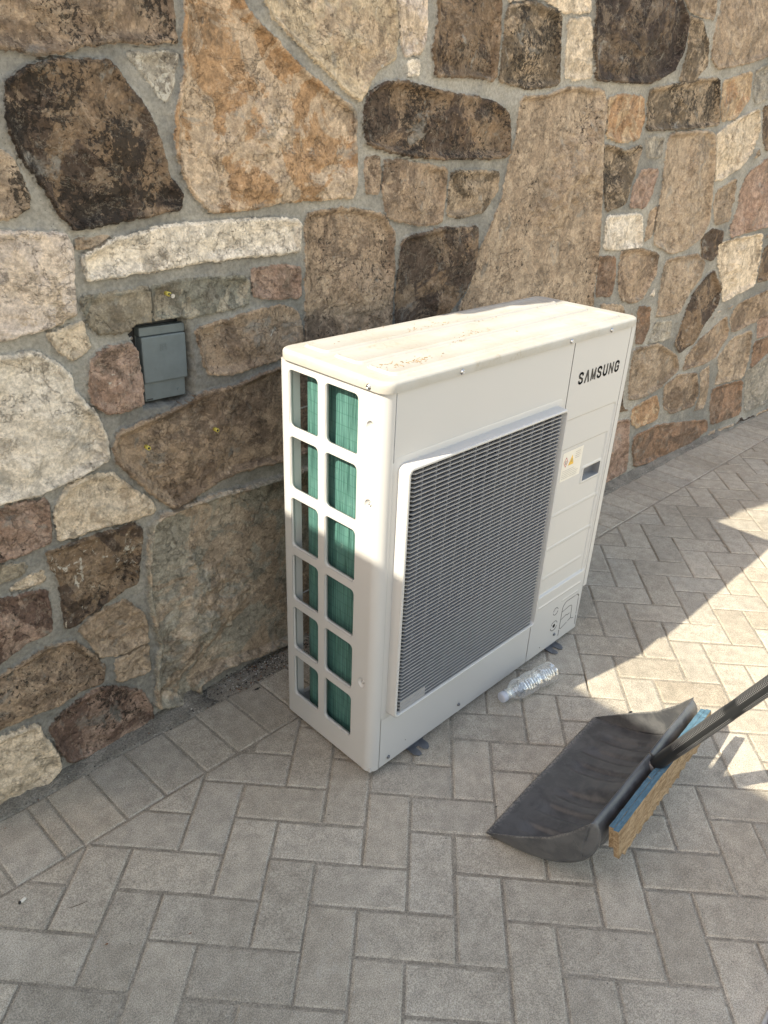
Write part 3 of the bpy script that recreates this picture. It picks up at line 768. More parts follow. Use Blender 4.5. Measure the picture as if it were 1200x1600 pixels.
def build_paving():
    V = []; Fc = []; C = []
    rs = random.Random(21)
    def paver(poly, fine, col):
        # poly counter-clockwise
        ar = sum(poly[i][0] * poly[(i + 1) % len(poly)][1] - poly[(i + 1) % len(poly)][0] * poly[i][1] for i in range(len(poly))) / 2
        if abs(ar) < .0006: return
        if ar < 0: poly = poly[::-1]
        gap = rs.uniform(.0020, .0036)
        # offset the outline inward by moving edge lines
        n = len(poly)
        def inset(g, jit):
            out = []
            L = []
            for i in range(n):
                a = np.array(poly[i]); b = np.array(poly[(i + 1) % n]); e = b - a; ln = np.linalg.norm(e)
                if ln < 1e-5: continue
                e /= ln; nn = np.array([-e[1], e[0]]); L.append((a + nn * g, e, ln))
            m = len(L); P = []
            for i in range(m):
                a, e, _ = L[i - 1]; b, f, _ = L[i]
                den = e[0] * f[1] - e[1] * f[0]
                if abs(den) < 1e-6: P.append(b); continue
                t = ((b - a)[0] * f[1] - (b - a)[1] * f[0]) / den; P.append(a + e * t)
            return P
        P0 = inset(gap, 0); P1 = inset(gap + .0042, 0)
        if len(P0) != len(P1) or len(P0) < 3: return
        step = .011 if fine else .05
        R0, R1 = [], []
        m = len(P0)
        ph = rs.uniform(0, 100)
        for i in range(m):
            a0, b0 = P0[i], P0[(i + 1) % m]; a1, b1 = P1[i], P1[(i + 1) % m]
            k = max(1, int(np.linalg.norm(b0 - a0) / step))
            for j in range(k):
                t = j / k
                q0 = a0 + (b0 - a0) * t; q1 = a1 + (b1 - a1) * t
                if fine:
                    cen = (q1 - q0); cen = cen / (np.linalg.norm(cen) + 1e-9)
                    w1 = rs.gauss(0, .0007) + .0010 * math.sin(ph + q0[0] * 70 + q0[1] * 55)
                    ch = .006 * max(0, rs.random() - .95) / .05 if j else .001
                    q0 = q0 + cen * (rs.gauss(0, .0003)); q1 = q1 + cen * (w1 + ch)
                R0.append(q0); R1.append(q1)
        n0 = len(V); dz = rs.gauss(0, .0007); tx = rs.gauss(0, .004); ty = rs.gauss(0, .004)
        c = np.mean(R0, 0)
        def hz(q): return dz + tx * (q[0] - c[0]) + ty * (q[1] - c[1])
        K = len(R0)
        for q in R0: V.append((q[0], q[1], hz(q) - .03))
        for q in R0: V.append((q[0], q[1], hz(q) - .0022))
        for q0, q1 in zip(R0, R1):
            q = q0 * .45 + q1 * .55; V.append((q[0], q[1], hz(q) - .0008))
        for q in R1: V.append((q[0], q[1], hz(q)))
        for l in range(3):
            for i in range(K):
                a = n0 + l * K + i; b = n0 + l * K + (i + 1) % K
                Fc.append((a, b, b + K, a + K))
        Fc.append(tuple(range(n0 + 3 * K, n0 + 4 * K)))
        C.extend([col] * (4 * K))
    def tint():
        v = rs.gauss(1, .055); w = rs.gauss(0, .007)
        if rs.random() < .07: v *= .93; w += .02
        return (v * (1 + w), v, v * (1 - w * 1.3), 1)
    N = 90
    for a in range(-N, N):
        for b in range(-N, N):
            s = (a + b) % 4
            if s == 0: ra, rb = 2, 1
            elif s == 2: ra, rb = 1, 2
            else: continue
            p = []
            for (i, j) in ((a, b), (a + ra, b), (a + ra, b + rb), (a, b + rb)):
                q = EA * (i * LW + OFF[0]) + EB * (j * LW + OFF[1]); p.append((q[0], q[1]))
            cx = sum(q[0] for q in p) / 4; cy = sum(q[1] for q in p) / 4
            if not (-2.0 < cx < 6.5 and -3.4 < cy < .45): continue
            y0 = y_in(cx)
            if min(q[1] for q in p) > y0 - .002: continue
            if max(q[1] for q in p) > y0 - .02:
                sl_ = -.0052 * cx; p = clip_half(p, -sl_, 1, y0 - sl_ * cx - .0)
                if len(p) < 3: continue
            fine = -1.0 < cx < 2.6 and -1.5 < cy
            paver(p, fine, tint())
    # border course along the wall
    joints = [-.765, -.735, -.632, -.588, -.488, -.390, -.282, -.188, -.087, .015]
    x = .015
    while x < 6.4: x += .1006; joints.append(x)
    xx = -.765
    while xx > -1.9: xx -= .1006; joints.insert(0, xx)
    for i in range(len(joints) - 1):
        a, b = joints[i], joints[i + 1]
        sk = .006 * (1 if a < 0 else .2)
        paver([(a + sk, y_in(a)), (b + sk, y_in(b)), (b - .002, y_out(b) + rs.gauss(0, .003)), (a - .002, y_out(a) + rs.gauss(0, .003))], a < 3, tint())
    me = bpy.data.meshes.new('paving')
    me.from_pydata(V, [], Fc); me.update()
    at = me.attributes.new('pc', 'FLOAT_COLOR', 'POINT'); at.data.foreach_set('color', np.array(C, np.float32).ravel())
    me.materials.append(M['paver'])
    o = link(bpy.data.objects.new('paving', me)); tag(o, kind='structure')
    # jointing sand, a bed just under the paver tops
    xs = np.arange(-2.1, 6.6, .02); ys = np.arange(-3.6, .66, .02)
    X, Y = np.meshgrid(xs, ys)
    Z = -.0024 - .010 * sstep(.42, .6, fbm(X * 3.1, Y * 3.1, 12, 3)) + .0008 * fbm(X * 9, Y * 9, 3, 3) + .0006 * pnoise(X * 31, Y * 31, 6)
    nr, nc = X.shape
    i = np.arange(nr - 1)[:, None] * nc + np.arange(nc - 1)[None, :]
    q = np.stack([i, i + 1, i + 1 + nc, i + nc], -1).reshape(-1, 4)
    s = mesh_obj('joint_sand', np.stack([X, Y, Z], -1).reshape(-1, 3), q.tolist(), M['sand'], None, True); tag(s, kind='structure')
    # rough mortar and grit between the border and the wall
    xs = np.arange(-1.2, 6.4, .008); tt = np.linspace(0, 1, 15)
    X = np.tile(xs, (len(tt), 1)); yo = y_out(xs) - .004 + .004 * pnoise(xs * 20, xs * 0, 2); yw = wall_y(xs) + .03
    Y = yo[None, :] + (yw - yo)[None, :] * tt[:, None]
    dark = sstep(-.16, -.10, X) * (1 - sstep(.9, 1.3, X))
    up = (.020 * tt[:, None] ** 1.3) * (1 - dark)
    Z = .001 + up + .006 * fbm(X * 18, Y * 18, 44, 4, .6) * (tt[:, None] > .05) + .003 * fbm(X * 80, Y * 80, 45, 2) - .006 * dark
    Z[0] = -.004
    nr, nc = X.shape
    i = np.arange(nr - 1)[:, None] * nc + np.arange(nc - 1)[None, :]
    q = np.stack([i, i + 1, i + 1 + nc, i + nc], -1).reshape(-1, 4)
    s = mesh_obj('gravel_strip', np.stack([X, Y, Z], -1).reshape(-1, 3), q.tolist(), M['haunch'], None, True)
    tag(s, kind='structure')
    g = mesh_obj('ground', [(-400, -400, -.035), (400, -400, -.035), (400, 400, -.035), (-400, 400, -.035)], [(0, 1, 2, 3)], M['earth'])
    tag(g, kind='structure')
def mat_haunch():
    k = NT('grey_mortar_haunch_and_grit')
    n1 = k.noise(14, 6, .7); n2 = k.noise(240, 5, .7)
    gx = k.n('ShaderNodeSeparateXYZ'); k.l(k.tc.outputs['Object'], gx.inputs[0])
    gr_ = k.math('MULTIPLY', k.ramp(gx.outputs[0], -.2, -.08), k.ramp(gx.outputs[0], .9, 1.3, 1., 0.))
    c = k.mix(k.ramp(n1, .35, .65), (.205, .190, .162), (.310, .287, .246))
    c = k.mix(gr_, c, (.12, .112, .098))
    c = k.mix(1., c, k.val(k.ramp(n2, .25, .75, .5, 1.5), 1), 'MULTIPLY')
    return k.fin(c, .95, 0, k.bump(k.math('ADD', n2, k.noise(70, 4, .6)), 1., .006), .15)
M['haunch'] = mat_haunch()
build_paving()

# grit, pebbles and crumbs lying about
def build_grit():
    V = []; Fc = []; C = []
    rs = random.Random(77)
    def peb(x, y, z, r, col):
        n0 = len(V); sq = rs.uniform(.4, .8); a0 = rs.uniform(0, 6)
        dirs = [(0, 0, 1), (0, 0, -1)] + [(math.cos(a0 + k * 1.2566), math.sin(a0 + k * 1.2566), rs.uniform(-.3, .4)) for k in range(5)]
        for d in dirs:
            j = r * rs.uniform(.7, 1.25); V.append((x + d[0] * j, y + d[1] * j, z + d[2] * j * sq + r * sq * .6))
        for k in range(5):
            a = n0 + 2 + k; b = n0 + 2 + (k + 1) % 5; Fc.append((n0, a, b)); Fc.append((n0 + 1, b, a))
        C.extend([col] * 7)
    def colr():
        t = rs.random()
        if t < .25: c = (.45, .43, .39)
        elif t < .6: c = (.2, .19, .17)
        elif t < .9: c = (.06, .055, .05)
        else: c = (.22, .12, .07)
        v = rs.uniform(.7, 1.2); return (c[0] * v, c[1] * v, c[2] * v, 1)
    for _ in range(2600):                      # along the foot of the wall
        x = rs.uniform(-.8, 3.0) if rs.random() < .5 else rs.gauss(.12, .13)
        y = rs.uniform(float(y_out(x)) - .012, float(wall_y(x)) + .005); peb(x, y, .002, rs.uniform(.0008, .003) * (1.3 if rs.random() < .1 else 1), colr())
    for _ in range(900):                       # strewn thinly over the paving
        x = rs.uniform(-.9, 2.4); y = rs.uniform(-1.1, .45); peb(x, y, 0, rs.uniform(.0006, .0016), colr())
    me = bpy.data.meshes.new('grit'); me.from_pydata(V, [], Fc); me.update()
    at = me.attributes.new('pc', 'FLOAT_COLOR', 'POINT'); at.data.foreach_set('color', np.array(C, np.float32).ravel())
    me.materials.append(M['debris'])
    o = link(bpy.data.objects.new('grit', me))
    tag(o, 'loose grit and small pebbles along the wall foot and over the pavers', 'grit', kind='stuff')
build_grit()

def gp(u, v, z=0.):
    d = ray(u, v); t = (z - CAM[2]) / d[2]; return CAM + t * d

# ------------------------------------------------------------------ the air conditioner
W, D, ZB, ZT, ZL = .925, .311, .018, .976, .998
def build_unit():
    U = empty('outdoor_air_conditioner', (0, 0, 0))
    tag(U, 'cream white outdoor air conditioner unit standing on the pavers against the stone wall', 'air conditioner')
    wm = M['white']
    # ---- left grille panel, in the plane x = 0
    cols = [(.074, .172), (.194, .2885)]
    tops = [.957, .808, .6585, .5035, .364, .2145]
    tops = [.957 - .1487 * k for k in range(6)]
    holes = []
    for a, b in cols:
        for t in tops: holes.append(rrect(a, b, t - .128, t, .011, 4))
    dim = [(.0385, .901), (.037, .734), (.041, .276)]
    for y, z in dim: holes.append([(y + .0115 * math.cos(2 * math.pi * k / 20), z + .0135 * math.sin(2 * math.pi * k / 20)) for k in range(20)])
    outer = [(.024, ZB), (D, ZB), (D, ZT), (.024, ZT)]
    lp = plate('side_grille', outer, holes, .0016, .0003, wm, U, lambda a, b, c: (c + .0008, a, b))
    # returned edges of every opening
    k = MB()
    for a, b in cols:
        for t in tops:
            l0 = rrect(a, b, t - .128, t, .011, 4); l1 = rrect(a - .0012, b + .0012, t - .1292, t + .0012, .0115, 4)
            k.add(*loft([[(.0014, p[0], p[1]) for p in l1], [(.0005, p[0], p[1]) for p in l0], [(.011, p[0], p[1]) for p in l0], [(.011, p[0], p[1]) for p in l1]]))
    k.build('opening_lips', wm, lp, True)
    for i, (y, z) in enumerate(dim):
        k = MB(); L = []
        for r, x in ((1.0, .0008), (.9, .0022), (.72, .0046), (.5, .0060), (.25, .0064)):
            L.append([(x, y + .0115 * r * math.cos(2 * math.pi * q / 20), z + .0135 * r * math.sin(2 * math.pi * q / 20)) for q in range(20)])
        vs, fs = loft(L, cap_last=True); k.add(vs, [f[::-1] for f in fs]); k.build('dimple', wm, lp, True)
        if i: screw(U, (.0064, y, z), (-1, 0, 0))
    # rear corner post seen through the openings, inner lining
    k = MB(); k.box(.0022, .034, .2925, .2945, ZB, ZT); k.box(.0022, .004, .2945, D - .001, ZB, ZT)
    k.box(0.0, .046, D - .001, D + .001, ZB, ZT)
    k.build('rear_post', wm, U)
    # ---- rounded front corner
    R = .024; L = []
    k = MB(); n = 10
    prof = [(0.0, R + .0003)] + [(R - R * math.cos(math.radians(90 * i / n)), R - R * math.sin(math.radians(90 * i / n))) for i in range(n + 1)] + [(R + .002, 0.0), (R + .0022, .003)]
    prof = [(-.0006 + .0, R + .004), (-.0006, R)] + [(R - (R + .0006) * math.cos(math.radians(90 * i / n)), R - (R + .0006) * math.sin(math.radians(90 * i / n))) for i in range(1, n + 1)] + [(R + .003, -.0006), (R + .0042, .0008), (R + .0042, .006)]
    vs = []; fs = []
    for z in (ZB, ZT):
        vs += [(p[0], p[1], z) for p in prof]
    m = len(prof)
    for i in range(m - 1): fs.append((i, i + 1, i + 1 + m, i + m))
    k.add(vs, fs); k.build('corner_post', wm, U, True)
    # ---- front panel round the fan grille
    XS = .636
    fp = plate('front_panel', [(R + .0055, ZB), (XS - .0011, ZB), (XS - .0011, ZT), (R + .0055, ZT)], [rrect(.052, .598, .192, .818, .01, 4)], .0016, .0005, wm, U, lambda a, b, c: (a, .0008 - c, b))
    # soft pressed land round the bezel
    k = MB(); L = []
    for off, y in ((.016, -.0002), (.012, -.0018), (.0, -.0026)):
        L.append([(p[0], y, p[1]) for p in rrect(.042 - off, .606 + off, .185 - off, .824 + off, .016, 6)])
    vs, fs = loft(L); k.add(vs, fs); k.build('pressed_land', wm, fp, True)
    # ---- bezel + slats
    k = MB(); L = []
    for off, y, r in ((.002, .0, .016), (.0012, -.012, .015), (0, -.026, .014), (-.0008, -.0288, .013), (-.0030, -.0302, .011), (-.0062, -.0302, .009), (-.0072, -.029, .008), (-.0078, -.004, .008)):
        L.append([(p[0], y, p[1]) for p in rrect(.042 - off, .606 + off, .185 - off, .824 + off, r, 8)])
    vs, fs = loft(L); k.add(vs, fs)
    bz = k.build('grille_bezel', wm, U, True)
    k = MB(); x0, x1 = .0505, .5975; nsl = 62; zb, zt = .1945, .8065
    for i in range(nsl):
        z = zb + (zt - zb) * i / (nsl - 1)
        path = [(x0, -.006), (x0 + .0135, -.0262), (x1 - .0135, -.0262), (x1, -.006)]
        vs = []
        for (px, py) in path:
            dx = 1 if px < .3 else -1
            vs += [(px, py, z + .0014), (px, py, z - .0014), (px, py + .008, z + .0004), (px, py + .008, z - .0008)]
        fs = []
        for s in range(3):
            a = s * 4; b = a + 4
            fs += [(a, a + 1, b + 1, b), (a + 2, a, b, b + 2), (a + 1, a + 3, b + 3, b + 1), (a + 3, a + 2, b + 2, b + 3)]
        k.add(vs, fs)
    for i in range(1, 13):
        x = x0 + (x1 - x0) * i / 13; k.box(x - .0007, x + .0007, -.0215, -.0150, .192, .818)
    k.box(x0 + .013, .150, -.0255, -.0245, .192, .2245)
    k.build('fan_grille', M['grille'], bz)
    k = MB(); k.box(.045, .603, .030, .034, .18, .83); k.build('dark_interior_sheet', M['dark'], U)  # black sheet stands in for the unlit interior behind the slats
    # fan behind the slats
    k = MB(); cx, cz = .325, .505
    k.tube([(cx, -.002, cz), (cx, .028, cz)], .055, 24)
    for b in range(3):
        a0 = b * 2 * math.pi / 3 + .3
        vs = []; n = 8
        for rr in (.05, .16, .27):
            for q in range(n + 1):
                a = a0 + (q / n) * (1.35 - rr); vs.append((cx + rr * math.cos(a), .022 - .018 * q / n, cz + rr * math.sin(a)))
        fs = [(r_ * (n + 1) + q, r_ * (n + 1) + q + 1, (r_ + 1) * (n + 1) + q + 1, (r_ + 1) * (n + 1) + q) for r_ in range(2) for q in range(n)]
        k.add(vs, fs)
    k.build('fan', M['fanm'], U, True)
    # ---- service panel, pressed relief
    xs = np.arange(XS + .0011, .9051, .002); zs = np.arange(ZB, ZT + .0001, .002); zs[-1] = ZT
    X, Z = np.meshgrid(xs, zs)
    def box_sd(x0, x1, z0, z1, r=.006):
        dx = np.maximum(np.maximum(x0 + r - X, X - (x1 - r)), -1); dz = np.maximum(np.maximum(z0 + r - Z, Z - (z1 - r)), -1)
        return r - (np.sqrt(np.maximum(dx, 0) ** 2 + np.maximum(dz, 0) ** 2) + np.minimum(np.maximum(dx, dz), 0))
    H = np.zeros_like(X)
    H -= .0035 * sstep(-.002, .003, box_sd(.60, .897, .235, .771, .012)) * (1 - .0 * X)
    H += -.0035 * sstep(-.001, .0025, box_sd(.60, .886, .235, .687, .004))
    for (a, b, z) in ((.66, .893, .493), (.66, .893, .388), (.655, .872, .291)):
        H += .0024 * sstep(-.0015, .002, box_sd(a, b, z - .0042, z + .0042, .004)) - .0018 * sstep(-.001, .0015, box_sd(a + .004, b - .004, z - .001, z + .001, .0008))
    H += .0022 * sstep(-.0015, .002, box_sd(.66, .885, .194, .200, .003)) + .0016 * sstep(-.0015, .002, box_sd(.79, .878, .166, .171, .002))
    H += .0022 * sstep(-.001, .002, box_sd(.783, .884, .554, .607, .007))
    hd = box_sd(.790, .877, .561, .600, .004); pocket = hd > .0015
    H = np.where(pocket, -.024 + .008 * sstep(.561, .60, Z) * 0, H)
    nr, nc = X.shape
    i = np.arange(nr - 1)[:, None] * nc + np.arange(nc - 1)[None, :]
    q = np.stack([i, i + 1, i + 1 + nc, i + nc], -1).reshape(-1, 4)
    pk = pocket.ravel()[q].any(1)
    sp = mesh_obj('service_panel', np.stack([X, -H, Z], -1).reshape(-1, 3), q.tolist(), None, U, True, [wm, M['pocket']], pk.astype(int).tolist())
    k = MB(); k.box(.9053, .925, -.0004, .0012, .170, ZT); k.box(.9236, .9252, -.0004, D, .170, ZT); k.box(.904, .9056, .0, D, ZB, .170)
    k.box(.9053, .9236, .001, D, .170, .1712)
    k.build('right_side_panel', wm, U, False, .0005)
    # slots of the knock-outs and cable holes
    def ribbon(mb, pts, w, y):
        pts = [np.array(p_, float) for p_ in pts]
        for a, b in zip(pts[:-1], pts[1:]):
            e = b - a; ln = np.linalg.norm(e)
            if ln < 1e-6: continue
            e /= ln; nn = np.array([-e[1], e[0]]) * w / 2; a_ = a - e * w * .3; b_ = b + e * w * .3
            q4 = [a_ - nn, b_ - nn, b_ + nn, a_ + nn]
            mb.add([(p_[0], y, p_[1]) for p_ in q4] + [(p_[0], y + .0006, p_[1]) for p_ in q4], [(0, 1, 2, 3), (7, 6, 5, 4), (0, 4, 5, 1), (1, 5, 6, 2), (2, 6, 7, 3), (3, 7, 4, 0)])
    k = MB()
    def arc(cx_, cz_, r, a0, a1, n_=8): return [(cx_ + r * math.cos(math.radians(a0 + (a1 - a0) * t / n_)), cz_ + r * math.sin(math.radians(a0 + (a1 - a0) * t / n_))) for t in range(n_ + 1)]
    ribbon(k, [(.803, .128), (.803, .060)] , .0016, -.0005)
    ribbon(k, arc(.826, .130, .023, 180, 95, 6) + [(.868, .153)], .0016, -.0005)
    ribbon(k, arc(.878, .141, .012, 100, 0, 6), .0024, -.0005)
    ribbon(k, [(.890, .136), (.893, .076)], .0014, -.0005); ribbon(k, [(.894, .068), (.896, .034)], .0018, -.0005)
    ribbon(k, [(.803, .056), (.803, .034)], .0018, -.0005)
    ribbon(k, [(.803, .121), (.838, .126)] + arc(.848, .115, .011, 90, 0, 5) + [(.862, .075), (.868, .069), (.880, .066)], .0015, -.0005)
    ribbon(k, [(.804, .092), (.832, .099), (.838, .094), (.850, .097)], .0016, -.0005)
    ribbon(k, [(.804, .062), (.812, .056), (.842, .066)], .0016, -.0005); ribbon(k, [(.848, .068), (.862, .072)], .0016, -.0005)
    ribbon(k, arc(.764, .142, .0125, 20, 165, 8), .0015, -.0005); ribbon(k, arc(.764, .142, .0125, 195, 345, 8), .0015, -.0005)
    ribbon(k, arc(.7675, .0875, .017, 20, 160, 10), .0015, -.0005); ribbon(k, arc(.7675, .0875, .017, 195, 340, 10), .0018, -.0005)
    ribbon(k, arc(.7675, .0875, .0035, 0, 360, 10), .005, -.0006)
    k.build('knockout_slots', M['ink'], sp)
    # logo letters
    k = MB(); zb_, zt_ = .8605, .8925; hh = zt_ - zb_; w = .0058; lw_ = .0215; x = .6765; gp_ = .0075
    def S(x):
        r = lw_ / 2 - w / 2; c = x + lw_ / 2; t = zt_ - w / 2; b = zb_ + w / 2; mz = (t + b) / 2; rr = r * .72
        pts = [(c + r, t - .0062)] + [(c + r * math.cos(math.radians(a)), t - rr + rr * math.sin(math.radians(a))) for a in range(20, 181, 20)]
        pts += [(c - r * .8, mz + .0028), (c, mz), (c + r * .8, mz - .0028)]
        pts += [(c + r * math.cos(math.radians(a)), b + rr + rr * math.sin(math.radians(a))) for a in range(0, -161, -20)]
        pts += [(c - r, b + .0062)]
        ribbon(k, pts, w * .92, -.0008)
    def A(x):
        ribbon(k, [(x + w * .4, zb_ + .0012), (x + lw_ / 2 - .0004, zt_ - .002)], w * .92, -.0008); ribbon(k, [(x + lw_ / 2 + .0004, zt_ - .002), (x + lw_ - w * .4, zb_ + .0012)], w * .92, -.0009)
    def Mm(x):
        a, b = x + w * .4, x + lw_ + .001 - w * .4
        ribbon(k, [(a, zb_ + .002), (a + .0008, zt_ - .002)], w * .8, -.0008); ribbon(k, [(b, zb_ + .002), (b - .0008, zt_ - .002)], w * .8, -.0008)
        ribbon(k, [(a + .001, zt_ - .0026), ((a + b) / 2, zb_ + .004)], w * .62, -.0009); ribbon(k, [((a + b) / 2, zb_ + .004), (b - .001, zt_ - .0026)], w * .62, -.0010)
    def Uu(x):
        r = lw_ / 2 - w / 2; c = x + lw_ / 2; b = zb_ + w / 2
        ribbon(k, [(c - r, zt_ - .002), (c - r, b + r)] + [(c + r * math.cos(math.radians(a)), b + r * .8 + r * .8 * math.sin(math.radians(a))) for a in range(190, 351, 20)] + [(c + r, b + r), (c + r, zt_ - .002)], w * .92, -.0008)
    def Nn(x):
        a, b = x + w * .45, x + lw_ - w * .45
        ribbon(k, [(a, zb_ + .002), (a, zt_ - .002)], w * .8, -.0008); ribbon(k, [(b, zb_ + .002), (b, zt_ - .002)], w * .8, -.0008); ribbon(k, [(a, zt_ - .003), (b, zb_ + .003)], w * .8, -.0009)
    def Gg(x):
        r = lw_ / 2 - w / 2; c = x + lw_ / 2; t = zt_ - w / 2; b = zb_ + w / 2; rr = r * .8
        pts = [(c + r, t - .007)] + [(c + r * math.cos(math.radians(a)), t - rr + rr * math.sin(math.radians(a))) for a in range(20, 181, 20)]
        pts += [(c + r * math.cos(math.radians(a)), b + rr + rr * math.sin(math.radians(a))) for a in range(180, 361, 20)] + [(c + r, zb_ + hh * .47), (c + .001, zb_ + hh * .47)]
        ribbon(k, pts, w * .9, -.0008)
    for fn in (S, A, Mm, S, Uu, Nn, Gg):
        fn(x); x += lw_ + gp_
    k.build('logo_lettering', M['ink'], sp)
    # warning sticker
    yb = .0068
    k = MB(); k.box(.676, .772, yb - .0002, yb + .0004, .590, .674)
    stk = k.build('warning_sticker', M['sticker'], sp)
    k = MB(); k.add([(p_[0], yb - .0005, p_[1]) for p_ in [(.704, .634), (.722, .634), (.713, .664)]] , [(0, 1, 2)])
    k.v = []; k.f = []
    tri = [(.706, .632), (.732, .632), (.7215, .660)]
    k.add([(p_[0], yb - .0005, p_[1]) for p_ in tri] + [(p_[0], yb, p_[1]) for p_ in tri], [(0, 1, 2), (5, 4, 3), (0, 3, 4, 1), (1, 4, 5, 2), (2, 5, 3, 0)])
    k.build('warning_triangle', M['yellow'], stk)
    k = MB(); dd = [(.684, .645), (.693, .6315), (.702, .645), (.693, .6585), (.684, .645)]
    ribbon(k, dd, .0016, yb - .0006); k.build('hazard_diamond', M['red'], stk)
    k = MB(); ribbon(k, [(.693, .640), (.693, .648)], .004, yb - .0006)
    rs = random.Random(4)
    for r_ in range(4): ribbon(k, [(.737, .664 - r_ * .0058), (.737 + rs.uniform(.02, .030), .664 - r_ * .0058)], .0008, yb - .0005)
    for r_ in range(5): ribbon(k, [(.682, .620 - r_ * .0055), (.682 + rs.uniform(.055, .08), .620 - r_ * .0055)], .0007, yb - .0005)
    ribbon(k, [(.722, .640), (.722, .649)], .0022, yb - .0008)
    k.build('sticker_print', M['greyink'], stk)
    # ---- screws on the lid skirt and at the foot
    for (x_, z_) in ((.208, .983), (.606, .983), (.787, .983)): screw(U, (x_, -.0072, z_), (0, -1, 0), .0048)
    screw(U, (-.0072, .040, .983), (-1, 0, 0), .0048)
    for (x_, z_) in ((.060, .036), (.326, .044), (.777, .052)): screw(U, (x_, -.0008, z_), (0, -1, 0), .0042, M['galv'])
    for x_, z_, r_ in ((.120, .052, .0012), (.704, .038, .0018)):
        k = MB(); k.tube([(x_, -.0006, z_), (x_, .001, z_)], r_, 8); k.build('pin_hole', M['ink'], U)
    # ---- lid
    k = MB(); L = []
    o_ = .0065
    for off, z, r in ((-.0012, ZT - .0002, .028), (0, ZT, .029), (.0002, ZT + .010, .029), (0, ZL - .0065, .029), (-.0016, ZL - .0026, .028), (-.005, ZL - .0004, .026), (-.010, ZL, .022), (-.022, ZL - .0008, .014)):
        L.append([(p_[0], p_[1], z) for p_ in rrect(-o_ - off, W + o_ + off, -o_ - off, D + o_ + off, r, 8)])
    vs, fs = loft(L, cap_last=True); k.add(vs, fs)
    ld = k.build('lid', M['lid'], U, True)
    m_ = ld.modifiers.new('w', 'WEIGHTED_NORMAL'); m_.keep_sharp = True
    k = MB()
    for (ya, yb_) in ((.023, .105), (.117, .201), (.217, .296)):
        L = []
        for off, z in ((0, ZL - .0009), (.002, ZL + .0006), (.0045, ZL + .0036), (.0065, ZL + .0040), (.010, ZL + .0020), (.013, ZL + .0010)):
            L.append([(p_[0], p_[1], z) for p_ in rrect(.040 + off, .888 - off, ya + off, yb_ - off, .016 - off * .6, 6)])
        vs, fs = loft(L, cap_last=True); k.add(vs, fs)
    rb = k.build('pressed_ribs', M['lid'], ld, True)
    # ---- coil: one L-shaped sheet of fins
    path = []; x0c, yend, rad = .026, .287, .045
    for t in np.linspace(.034, yend - rad, 30): path.append((x0c, t))
    for a in np.linspace(0, 90, 16)[1:]: path.append((x0c + rad - rad * math.cos(math.radians(a)), yend - rad + rad * math.sin(math.radians(a))))
    for t in np.linspace(x0c + rad, .66, 30)[1:]: path.append((t, yend))
    path = np.array(path); seg = np.r_[0, np.cumsum(np.linalg.norm(np.diff(path, axis=0), axis=1))]
    tg = np.gradient(path, axis=0); tg /= np.linalg.norm(tg, axis=1)[:, None]; nn = np.stack([tg[:, 1], -tg[:, 0]], 1)
    zz = np.linspace(.034, .948, 60); vs = []; uvw = []
    for side in (0, 1):
        for z in zz:
            for i_ in range(len(path)):
                p_ = path[i_] + nn[i_] * (.028 if side else 0); vs.append((p_[0], p_[1], z)); uvw.append((seg[i_], z, 0, 1))
    n_ = len(path); m2 = len(zz); fs = []
    for side in (0, 1):
        o2 = side * n_ * m2
        for j in range(m2 - 1):
            for i_ in range(n_ - 1):
                a = o2 + j * n_ + i_; f_ = (a, a + 1, a + 1 + n_, a + n_); fs.append(f_ if side else f_[::-1])
    top = (m2 - 1) * n_; o2 = n_ * m2
    for i_ in range(n_ - 1):
        fs.append((top + i_, top + i_ + 1, o2 + top + i_ + 1, o2 + top + i_)); fs.append((i_, o2 + i_, o2 + i_ + 1, i_ + 1))
    for j in range(m2 - 1):
        for e in (0, n_ - 1):
            a = j * n_ + e; fs.append((a, a + n_, o2 + a + n_, o2 + a))
    co = mesh_obj('condenser_coil', vs, fs, M['fin'], U, True)
    at = co.data.attributes.new('uvw', 'FLOAT_COLOR', 'POINT'); at.data.foreach_set('color', np.array(uvw, np.float32).ravel())
    # base pan, rear guard wires, inner partition
    k = MB(); k.box(.003, .904, .004, D - .002, ZB, ZB + .012); k.box(.006, .92, D - .014, D - .002, ZB, .060); k.box(.006, .92, D - .014, D - .002, .955, ZT); k.box(.66, .903, D - .003, D - .001, ZB, ZT)
    k.build('base_pan', wm, U)
    k = MB(); k.box(.640, .642, .034, D - .004, .03, ZT); k.build('partition', M['dark'], U)
    k = MB()
    for z in (.37, .855): k.tube([(.03, D - .004, z), (.66, D - .004, z)], .0019, 6)
    for x_ in (.24, .45): k.tube([(x_, D - .0075, .03), (x_, D - .0075, .96)], .0016, 6)
    k.build('rear_guard', wm, U)
    # ---- feet
    for cx_ in (.1625, .776):
        k = MB(); out = [(-.027, .06), (-.027, -.020), (-.019, -.030), (-.010, -.031), (-.006, -.022), (-.006, -.004), (.005, -.004), (.006, -.020), (.013, -.029), (.022, -.027), (.030, -.016), (.030, .06)]
        plate('foot', [(cx_ + a, b) for a, b in out], [], .0024, .0004, M['galv'], U, lambda a, b, c: (a, b, .0045 + c + max(0, (b + .004)) * .02))
        k = MB(); k.box(cx_ - .03, cx_ + .033, .005, .03, .0062, ZB + .001); k.build('foot_riser', M['galv'], U)
        k = MB(); k.box(cx_ - .03, cx_ + .033, .27, .30, .0002, ZB + .001); k.build('foot_riser', M['galv'], U)
    return U
